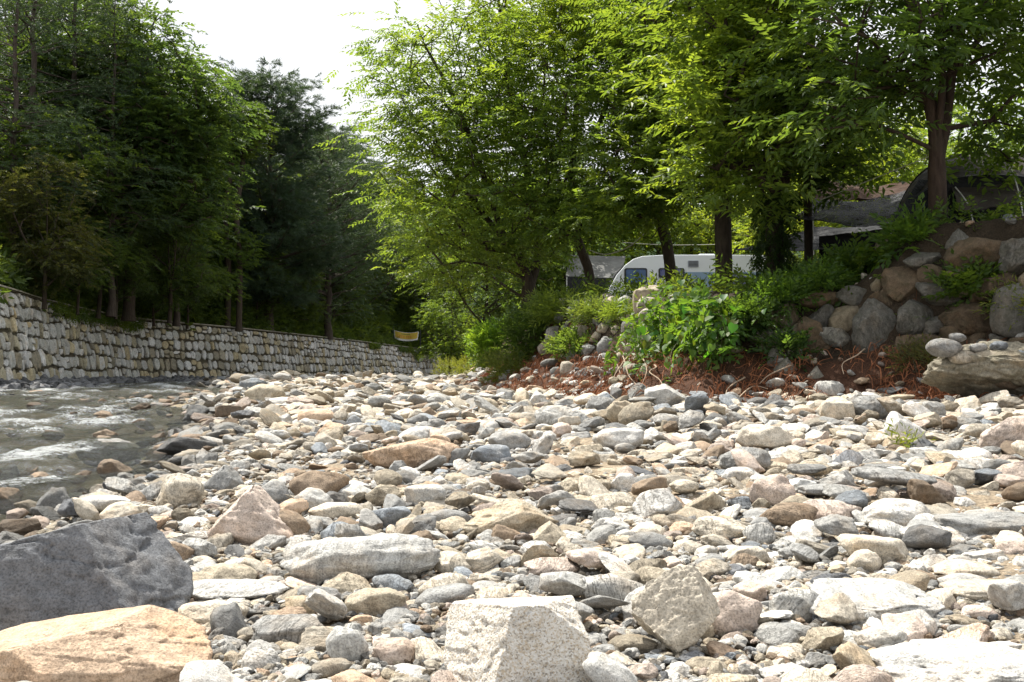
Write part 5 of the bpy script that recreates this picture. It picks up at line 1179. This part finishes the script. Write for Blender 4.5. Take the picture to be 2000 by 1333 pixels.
for k in range(2500):
    wpx = rs.uniform(26, 74); hpx = wpx * rs.uniform(0.5, 0.85); x0 = rs.uniform(1470, 2010); y1 = rs.uniform(500, 690)
    y0 = y1 - hpx; x1 = x0 + wpx
    if y0 < np.interp((x0 + x1) / 2, [1470, 1560, 1700, 1780, 2000], [600, 585, 560, 478, 470]): continue
    ov = max([max(0, min(x1, q[1]) - max(x0, q[0])) * max(0, min(y1, q[3]) - max(y0, q[2])) for q in bx]) / (wpx * hpx)
    if ov > 0.34: continue
    bx.append((x0, x1, y0, y1)); BW.append((x0, x1, y0 - 3, y1 + 3, str(rs.choice(['round', 'angular', 'block', 'oval', 'slab'])), str(rs.choice(['brown', 'grey', 'brown', 'tan', 'grey'])), 0.8, None))
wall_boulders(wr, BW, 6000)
rs = np.random.default_rng(44); L2 = []
for py in (738, 716, 694, 672, 652, 634, 617, 602):
    px = 1050 + rs.uniform(0, 25) + max(0, (650 - py)) * 0.2
    while px < 1262:
        wpx = rs.uniform(18, 40); hpx = wpx * rs.uniform(0.6, 1.0)
        if rs.random() < 0.86: L2.append((px, px + wpx, py - hpx, py + rs.uniform(-4, 4), rs.choice(['round', 'oval', 'angular', 'block']), rs.choice(['cream', 'tan', 'pale grey', 'grey', 'cream']), 0.75, None))
        px += wpx * 0.92
L2.append((1238, 1295, 558, 622, 'slab', 'tan', 0.6, 'large rounded tan boulder')); L2.append((1150, 1180, 585, 612, 'round', 'pale grey', 0.7, None))
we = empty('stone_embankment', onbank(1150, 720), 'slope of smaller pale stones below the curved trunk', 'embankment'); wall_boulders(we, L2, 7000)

# conglomerate slab jutting out of the slope
p, f = rock(9001, 'slab', 6, [((-0.5, -0.3, -0.8), 0.55), ((0.0, -0.35, 0.93), 0.45), ((-0.8, -0.3, 0.45), 0.75)], 1.6)
g = onbank(1930, 800); Y = g[1] + 0.2; x0, x1, y0, y1 = 1813, 2090, 660, 792
wd = (x1 - x0) / FPX * Y; hh = (y1 - y0) / FPX * Y; cen = P((x0 + x1) / 2, (y0 + y1) / 2, Y)
sl_ = empty('conglomerate_slab', (cen[0], cen[1], cen[2] - hh / 2), 'thick overhanging slab of cemented gravel at the edge of the shade', 'slab'); s0 = np.array(sl_.location)
obj('slab_body', mk_mesh('slab_body', p * np.array([wd, wd * 0.7, hh]) / 2, f, M_bank), sl_, cen - s0, (0.26, 0.235, 0.18))
for k, (a, b_, cl) in enumerate([(1870, 652, 'grey'), (1925, 690, 'tan'), (1960, 700, 'pale grey'), (1900, 705, 'grey'), (1985, 690, 'blue-grey'), (1845, 672, 'grey'), (1950, 668, 'blue-grey'), (1880, 690, 'cream'), (1980, 735, 'brown'), (1910, 672, 'grey')]):
    q = P(a, b_ + 8, Y - 0.1 * wd); s_ = 0.10 + 0.05 * (k % 3); p2, f2 = rock(9100 + k, 'oval', 3)
    obj('embedded_stone', mk_mesh('embedded_stone', p2 * np.array([s_, s_ * 0.8, s_ * 0.55]), f2, M_stone), sl_, q - s0, np.array(PAL[cl]) * 0.85)

# red rootlets and needles matted over the foot of the bank
rs = np.random.default_rng(55); n = 60000; X = rs.uniform(-1.5, 9.5, n); Y = rs.uniform(9, 30, n); d = poly_sd(X, Y, BANK)
dens = np.interp(d, [-0.1, 0.15, 1.2, 1.5, 1.9], [0.0, 1, 1, 0.35, 0]) * np.clip(0.62 + 0.7 * fbm2(X, Y, 0.9, 2, 6.0), 0.05, 1)
k = rs.random(n) < dens; X, Y = X[k], Y[k]; n = len(X); m = 5
a = rs.uniform(0, 6.28, n); ln = rs.uniform(0.12, 0.42, n); px_ = np.zeros((n, m, 3)); cx, cy2 = X.copy(), Y.copy()
lift = rs.uniform(0.0, 0.16, n)
for j in range(m):
    px_[:, j, 0] = cx; px_[:, j, 1] = cy2; px_[:, j, 2] = ground_z(cx, cy2) + 0.012 + lift * math.sin(math.pi * j / (m - 1)) + rs.normal(0, 0.012, n)
    a = a + rs.normal(0, 0.5, n); cx = cx + np.cos(a) * ln / m; cy2 = cy2 + np.sin(a) * ln / m
wdt = rs.uniform(0.003, 0.009, n)[:, None, None]; sd_ = rs.normal(0, 1, (n, 1, 3)); sd_ /= np.linalg.norm(sd_, axis=2, keepdims=True)
Vv = np.stack([px_ - sd_ * wdt, px_ + sd_ * wdt], 2).reshape(-1, 3)
bi = (np.arange(n) * m * 2)[:, None] + (np.arange(m - 1) * 2)[None]; Ff = np.stack([bi, bi + 1, bi + 3, bi + 2], -1).reshape(-1, 4)
tag(obj('root_mat', mk_mesh('root_mat', Vv, Ff, M_root, False)), 'mat of rust-red rootlets and needles along the foot of the bank', 'roots', kind='stuff')
RT = [((1205, 690), (1240, 770)), ((1225, 700), (1190, 765)), ((1250, 690), (1262, 760)), ((1180, 705), (1215, 745)), ((1270, 720), (1300, 770)), ((1450, 745), (1415, 790)), ((1560, 720), (1480, 760)), ((1690, 690), (1640, 740))]
RTL = ['curled pale root hanging from the stone slope', 'forked pale root crossing the root tangle', 'thin root beside the vine', 'short root among the slope stones', 'bent root above the leaning pale rock', 'thin pale stick on the red needles', 'long thin root on the needle slope', 'thin root under the tall grey slab']
for ((ax_, ay), (bx, by)), lab in zip(RT, RTL):
    pts = []
    for t in np.linspace(0, 1, 5):
        q = onbank(ax_ + (bx - ax_) * t + rs.normal(0, 6), ay + (by - ay) * t); q[2] += 0.05 + 0.08 * math.sin(t * 3); q[1] -= 0.06; pts.append(q)
    v, f = sweep(spline(pts, 18), np.linspace(0.014, 0.005, 18), 6); b = pts[-1]
    tag(obj('exposed_root', mk_mesh('exposed_root', v - b, f, M_wood), None, b), lab, 'root', 'exposed roots on the slope')

# ------------------------------------------------------------------ caravan
Yc = 37.0; cb = np.array([ray(1184, 600)[0] * Yc, Yc, float(ground_z(5, Yc)) ])
cz0 = P(0, 634, Yc)[2]; cv = empty('caravan', (cb[0], Yc, cz0), 'white caravan with blue-grey stripe parked behind the trees', 'caravan')
prof = [(0.10, 0.45), (0.0, 0.9), (0.12, 1.35), (0.40, 1.85), (0.72, 2.22), (1.02, 2.44), (1.35, 2.55), (2.2, 2.60), (4.6, 2.60), (6.3, 2.58), (6.75, 2.45), (6.9, 2.1), (6.95, 0.9), (6.85, 0.45)]
def extr(pr, y0, y1):
    pr = np.array(pr); n = len(pr); v = np.concatenate([np.stack([pr[:, 0], np.full(n, y), pr[:, 1]], 1) for y in (y0, y1)])
    return v, n
def solid(pr, y0, y1, mat, name, parent, bev=0.0):
    v, n = extr(pr, y0, y1); bm = bmesh.new(); vs = [bm.verts.new(q) for q in v]
    bm.faces.new(vs[:n]); bm.faces.new(vs[n:][::-1])
    for i in range(n): bm.faces.new([vs[i], vs[i + n], vs[(i + 1) % n + n], vs[(i + 1) % n]])
    bmesh.ops.recalc_face_normals(bm, faces=bm.faces)
    if bev: bmesh.ops.bevel(bm, geom=[e for e in bm.edges if abs(e.calc_face_angle(0)) > 0.9], offset=bev, segments=2, affect='EDGES', profile=0.5)
    me = bpy.data.meshes.new(name); bm.to_mesh(me); bm.free(); me.materials.append(mat); return obj(name, me, parent)
solid(prof, 0, 2.2, M_white, 'body', cv, 0.03)
rect = lambda x0, x1, z0, z1, r=0.06: [(x0 + r, z0), (x1 - r, z0), (x1, z0 + r), (x1, z1 - r), (x1 - r, z1), (x0 + r, z1), (x0, z1 - r), (x0, z0 + r)]
solid(rect(2.55, 6.94, 1.30, 1.95, 0.01), -0.012, 0.01, M_blue, 'stripe', cv)
for nm, x0, x1, z0, z1, gm in (('window', 0.68, 1.53, 1.50, 2.10, M_glass), ('window', 1.95, 2.92, 1.74, 2.10, M_glass2), ('window', 4.4, 5.3, 1.35, 1.9, M_glass2)):
    wf = solid(rect(x0, x1, z0, z1, 0.05), -0.05, 0.0, M_black, nm, cv, 0.01); solid(rect(x0 + 0.06, x1 - 0.06, z0 + 0.06, z1 - 0.06, 0.04), -0.062, -0.045, gm, 'pane', wf)
vg = solid(rect(3.05, 3.45, 2.14, 2.38, 0.02), -0.03, 0.0, M_grey, 'vent_grille', cv)
for k in range(4): solid(rect(3.08, 3.42, 2.17 + k * 0.05, 2.195 + k * 0.05, 0.005), -0.038, -0.028, M_black, 'louvre', vg)
solid([(3.5, 2.6), (3.6, 2.70), (4.3, 2.70), (4.4, 2.6)], 0.5, 1.5, M_white, 'roof_hatch', cv, 0.02)
solid([(-0.03, 1.0), (0.09, 1.40), (0.36, 1.88), (0.66, 2.22), (0.70, 2.18), (0.42, 1.83), (0.15, 1.36), (0.04, 1.0)], 0.15, 2.05, M_black, 'front_window', cv)
solid([(-0.35, 0.95), (-0.33, 1.05), (0.03, 1.12), (0.03, 0.95)], 0.3, 1.9, M_white, 'gas_locker_lid', cv)
for wx_ in (3.6,):
    for wy_ in (0.05, 2.0):
        a = np.linspace(0, 2 * math.pi, 20, endpoint=False); solid([(wx_ + 0.33 * math.cos(q), 0.33 + 0.33 * math.sin(q)) for q in a], wy_, wy_ + 0.18, M_black, 'wheel', cv)
solid([(0.3, 0.42), (-1.2, 0.42), (-1.2, 0.48), (0.3, 0.5)], 1.05, 1.15, M_grey, 'drawbar', cv)

def cloth(name, corners, mat, parent, sag=0.15, n=22, seed=1, thick=0.012, wr=0.03):
    """fabric between four corners: (front-left, front-right, back-right, back-left)"""
    a, b_, c_, d_ = [np.asarray(q, float) for q in corners]; u, w_ = np.meshgrid(np.linspace(0, 1, n), np.linspace(0, 1, n))
    u = u[..., None]; w_ = w_[..., None]; A = (a * (1 - u) + b_ * u) * (1 - w_) + (d_ * (1 - u) + c_ * u) * w_
    A = A.copy(); bul = (4 * u * (1 - u) * (0.35 + 0.65 * w_) + 4 * w_ * (1 - w_) * 0.6)[..., 0]
    A[..., 2] -= sag * bul * 0.6; A[..., 2] += wr * fbm(A * 2.2 + seed, 3); A[..., 1] += wr * fbm(A * 1.8 + seed + 9, 2)
    v, f = gridmesh(A); nn = len(v); lo = v.copy(); lo[:, 2] -= thick
    V2 = np.concatenate([v, lo]); F2 = np.concatenate([f, f[:, ::-1] + nn]); p0 = np.asarray(parent.location) if parent is not None else np.zeros(3)
    return obj(name, mk_mesh(name, V2 - p0, F2, mat), parent)
def pole(name, a, b_, r, mat, parent, n=6, bend=None):
    p0 = np.asarray(parent.location); pts = [a, b_] if bend is None else [a, bend, b_]
    v, f = sweep(spline(pts, 14) - p0, r, 6); return obj(name, mk_mesh(name, v, f, mat), parent)
def gnd(px, Y): return gp(px, Y, 0.0)
# grey awning beside the caravan
Ya = 40.0; q0 = gnd(1165, Ya); aw = empty('awning_tent', q0, 'grey fabric awning tent at the nose of the caravan', 'tent')
cloth('roof', [P(1105, 540, Ya), P(1212, 543, Ya), P(1222, 500, Ya + 1.6), P(1112, 498, Ya + 1.6)], M_awn, aw, 0.06, seed=3)
cloth('wall', [P(1105, 600, Ya + .05), P(1212, 600, Ya + .05), P(1212, 545, Ya + .02), P(1105, 542, Ya + .02)], M_dark, aw, 0.0, seed=4)
for a in (1107, 1211): pole('pole', P(a, 605, Ya), P(a, 541, Ya), 0.02, M_pole, aw)
# black shade net, brown tarp, low dark tarp
Yn = 19.0
q0 = gnd(1650, Yn); sn = empty('shade_net', q0, 'black shade net slung between the thin trunk and the tent', 'tarp')
cloth('net', [P(1535, 425, 18.6), P(1742, 440, 18.0), P(1772, 372, 20.6), P(1590, 388, 21.0)], M_net, sn, 0.22, seed=5, wr=0.05)
pole('pole', P(1740, 440, 18), P(1742, 500, 18), 0.015, M_pole, sn)
q0 = gnd(1690, 21.6); bt = empty('brown_tarp', q0, 'brown tarp hung above the black shade net', 'tarp')
cloth('sheet', [P(1590, 398, 20.9), P(1772, 378, 20.9), P(1792, 352, 22.2), P(1588, 348, 22.2)], M_brown, bt, 0.18, seed=6, wr=0.07)
pole('rope', P(1588, 348, 22.2), P(1530, 310, 22.5), 0.006, M_rope, bt); pole('pole', P(1588, 350, 22.2), P(1588, 470, 22.2), 0.015, M_pole, bt)
q0 = gnd(1560, 23); dt = empty('low_tarp', q0, 'low sagging black tarp behind the ivy-wrapped trunk', 'tarp')
cloth('sheet', [P(1432, 487, 22), P(1700, 486, 21.4), P(1735, 432, 23), P(1590, 443, 23)], M_dark, dt, 0.10, seed=7, wr=0.04)
cloth('side', [P(1600, 540, 21.6), P(1740, 540, 21.4), P(1735, 446, 21.5), P(1600, 462, 21.8)], M_dark, dt, 0.0, seed=8)
pole('pole', P(1590, 443, 23), P(1590, 500, 23), 0.015, M_pole, dt)
# taupe tent
Yt = 17.5; q0 = gnd(1930, Yt); tt = empty('dome_tent', q0, 'taupe dome tent with black mesh panels on the bank', 'tent')
def tent_fly():
    # ridge runs back; three hoops of different size
    hoops = [(Yt - 0.9, 1742, 2130, 345, 475), (Yt + 0.2, 1738, 2140, 300, 475), (Yt + 1.8, 1745, 2130, 310, 475), (Yt + 3.0, 1790, 2090, 370, 475)]
    A = []
    for Y, a, b_, top, bot in hoops:
        c0 = P((a + b_) / 2, bot, Y); rx = (b_ - a) / 2 / FPX * Y; rz = P(0, top, Y)[2] - q0[2]
        th = np.linspace(0, math.pi, 30); A.append(np.stack([c0[0] - rx * np.sign(np.cos(th)) * np.abs(np.cos(th)) ** 0.75, np.full(30, Y), q0[2] + rz * np.sin(th) ** 0.8], 1))
    A = np.stack([spline([A[k][i] for k in range(4)], 16) for i in range(30)], 1); A += 0.03 * fbm(A * 1.7, 3)[..., None]; return A
A = tent_fly(); v, f = gridmesh(A); obj('fly', mk_mesh('fly', v - q0, f, M_tent), tt)
hoop0 = A[0]; cen = np.array([hoop0[:, 0].mean(), hoop0[0, 1], q0[2] + 0.2])
def panel(i0, i1, shrink, mat, name, dy):
    ring = hoop0[i0:i1]; ctr = ring.mean(0); r2 = ctr + (ring - ctr) * shrink; bot = r2[[-1, 0]].copy(); bot[:, 2] = q0[2]; V = np.concatenate([r2, bot]); V[:, 1] += dy
    bm = bmesh.new(); vs = [bm.verts.new(q - q0) for q in V]; fc = bm.faces.new(vs); bmesh.ops.triangulate(bm, faces=[fc]); me = bpy.data.meshes.new(name); bm.to_mesh(me); bm.free(); me.materials.append(mat); return obj(name, me, tt)
panel(0, 30, 1.0, M_tentd, 'front_wall', 0.0)
panel(9, 22, 0.95, M_tentd, 'mesh_door', -0.03)
for h in (0, 5): 
    v, f = sweep(A[h] + np.array([0, -0.01, 0.012]), 0.014, 6); obj('pole', mk_mesh('pole', v - q0, f, M_black), tt)
cloth('awning', [P(1870, 405, Yt - 1.7), P(1995, 400, Yt - 1.7), P(1990, 352, Yt - 0.9), P(1858, 362, Yt - 0.9)], M_tent, tt, 0.08, seed=9, wr=0.04)
pole('pole', P(1905, 466, Yt - 1.9), P(1866, 366, Yt - 1.0), 0.012, M_pole, tt, bend=P(1893, 405, Yt - 1.6))
pole('pole', P(2003, 470, Yt - 1.9), P(1975, 330, Yt - 0.9), 0.012, M_pole, tt, bend=P(1993, 390, Yt - 1.6))
cloth('side_flap', [P(1735, 446, Yt - 1.6), P(1800, 440, Yt - 1.2), P(1815, 352, Yt - 0.6), P(1796, 350, Yt - 0.7)], M_dark, tt, 0.03, seed=10)
# ropes
def rope(pts, r, lab):
    sp = spline(pts, 24); v, f = sweep(sp, r, 6); b = np.asarray(pts[0]); tag(obj('guy_rope', mk_mesh('guy_rope', v - b, f, M_rope), None, b), lab, 'rope', 'camp ropes')
rope([P(1148, 488, 24.8), P(1185, 497, 24.6), P(1235, 478, 24), P(1283, 428, 22.9)], 0.016, 'slack pale rope drooping between the curved and leaning trunks')
rope([P(1215, 474, 27), P(1300, 479, 27), P(1405, 478, 26)], 0.009, 'thin taut line above the caravan roof')
rope([P(1600, 392, 18.2), P(1700, 352, 17), P(1815, 306, 15.2)], 0.007, 'thin guy line running up to the big trunk')
# dry twigs on the gravel
for pts, lab in (([(1672, 842), (1700, 822), (1722, 800)], 'dry bent twig beside the round dark boulder'), ([(1440, 795), (1470, 770), (1500, 775)], 'thin dry twig at the edge of the red needles')):
    pp = [onbank(*q) + np.array([0, 0, 0.10]) for q in pts]; v, f = sweep(spline(pp, 16), np.linspace(0.012, 0.005, 16), 5); tag(obj('dry_twig', mk_mesh('dry_twig', v - pp[0], f, M_wood), None, pp[0]), lab, 'twig')

# ------------------------------------------------------------------ banner above the far wall
Yb = 87.0; tl, tr, br, bl = P(770, 645, Yb), P(818, 648, Yb), P(816, 664, Yb), P(771, 662, Yb); q0 = np.array([P(794, 690, Yb)[0], Yb, left_z(P(794, 690, Yb)[0], Yb)])
bn = empty('banner', q0, 'small yellow banner with white border and red lettering above the far wall', 'banner')
def bpt(u, w_, o): 
    q = (tl * (1 - u) + tr * u) * (1 - w_) + (bl * (1 - u) + br * u) * w_; q = q.copy(); q[2] -= 0.16 * 4 * u * (1 - u); q[1] -= o + 0.05 * math.sin(u * 9); return q
def bpatch(u0, u1, w0, w1, o, mat, name, parent, n=14, m=3):
    A = np.array([[bpt(u0 + (u1 - u0) * i / (n - 1), w0 + (w1 - w0) * j / (m - 1), o) for i in range(n)] for j in range(m)]); v, f = gridmesh(A); return obj(name, mk_mesh(name, v - q0, f, mat), parent)
bpatch(0, 1, 0, 1, 0, M_wht, 'cloth', bn); ye = bpatch(0.03, 0.97, 0.05, 0.80, 0.012, M_yel, 'yellow_field', bn)
for k in range(9): bpatch(0.30 + k * 0.04, 0.33 + k * 0.04, 0.17, 0.26, 0.022, M_grn, 'small_letter', ye, 3, 2)
for k in range(7):
    u = 0.12 + k * 0.085 + (0.03 if k > 3 else 0); bpatch(u, u + 0.055, 0.40, 0.46, 0.022, M_red, 'letter_stroke', ye, 3, 2); bpatch(u + 0.005, u + 0.020, 0.46, 0.70, 0.022, M_red, 'letter_stroke', ye, 3, 2); bpatch(u + 0.02, u + 0.06, 0.60, 0.66, 0.022, M_red, 'letter_stroke', ye, 3, 2)
for a, t_ in ((768, 640), (821, 642)):
    c0 = P(a, t_, Yb + 0.05); pole('post', c0, np.array([c0[0], c0[1], q0[2] - 0.3]), 0.04, M_black, bn)
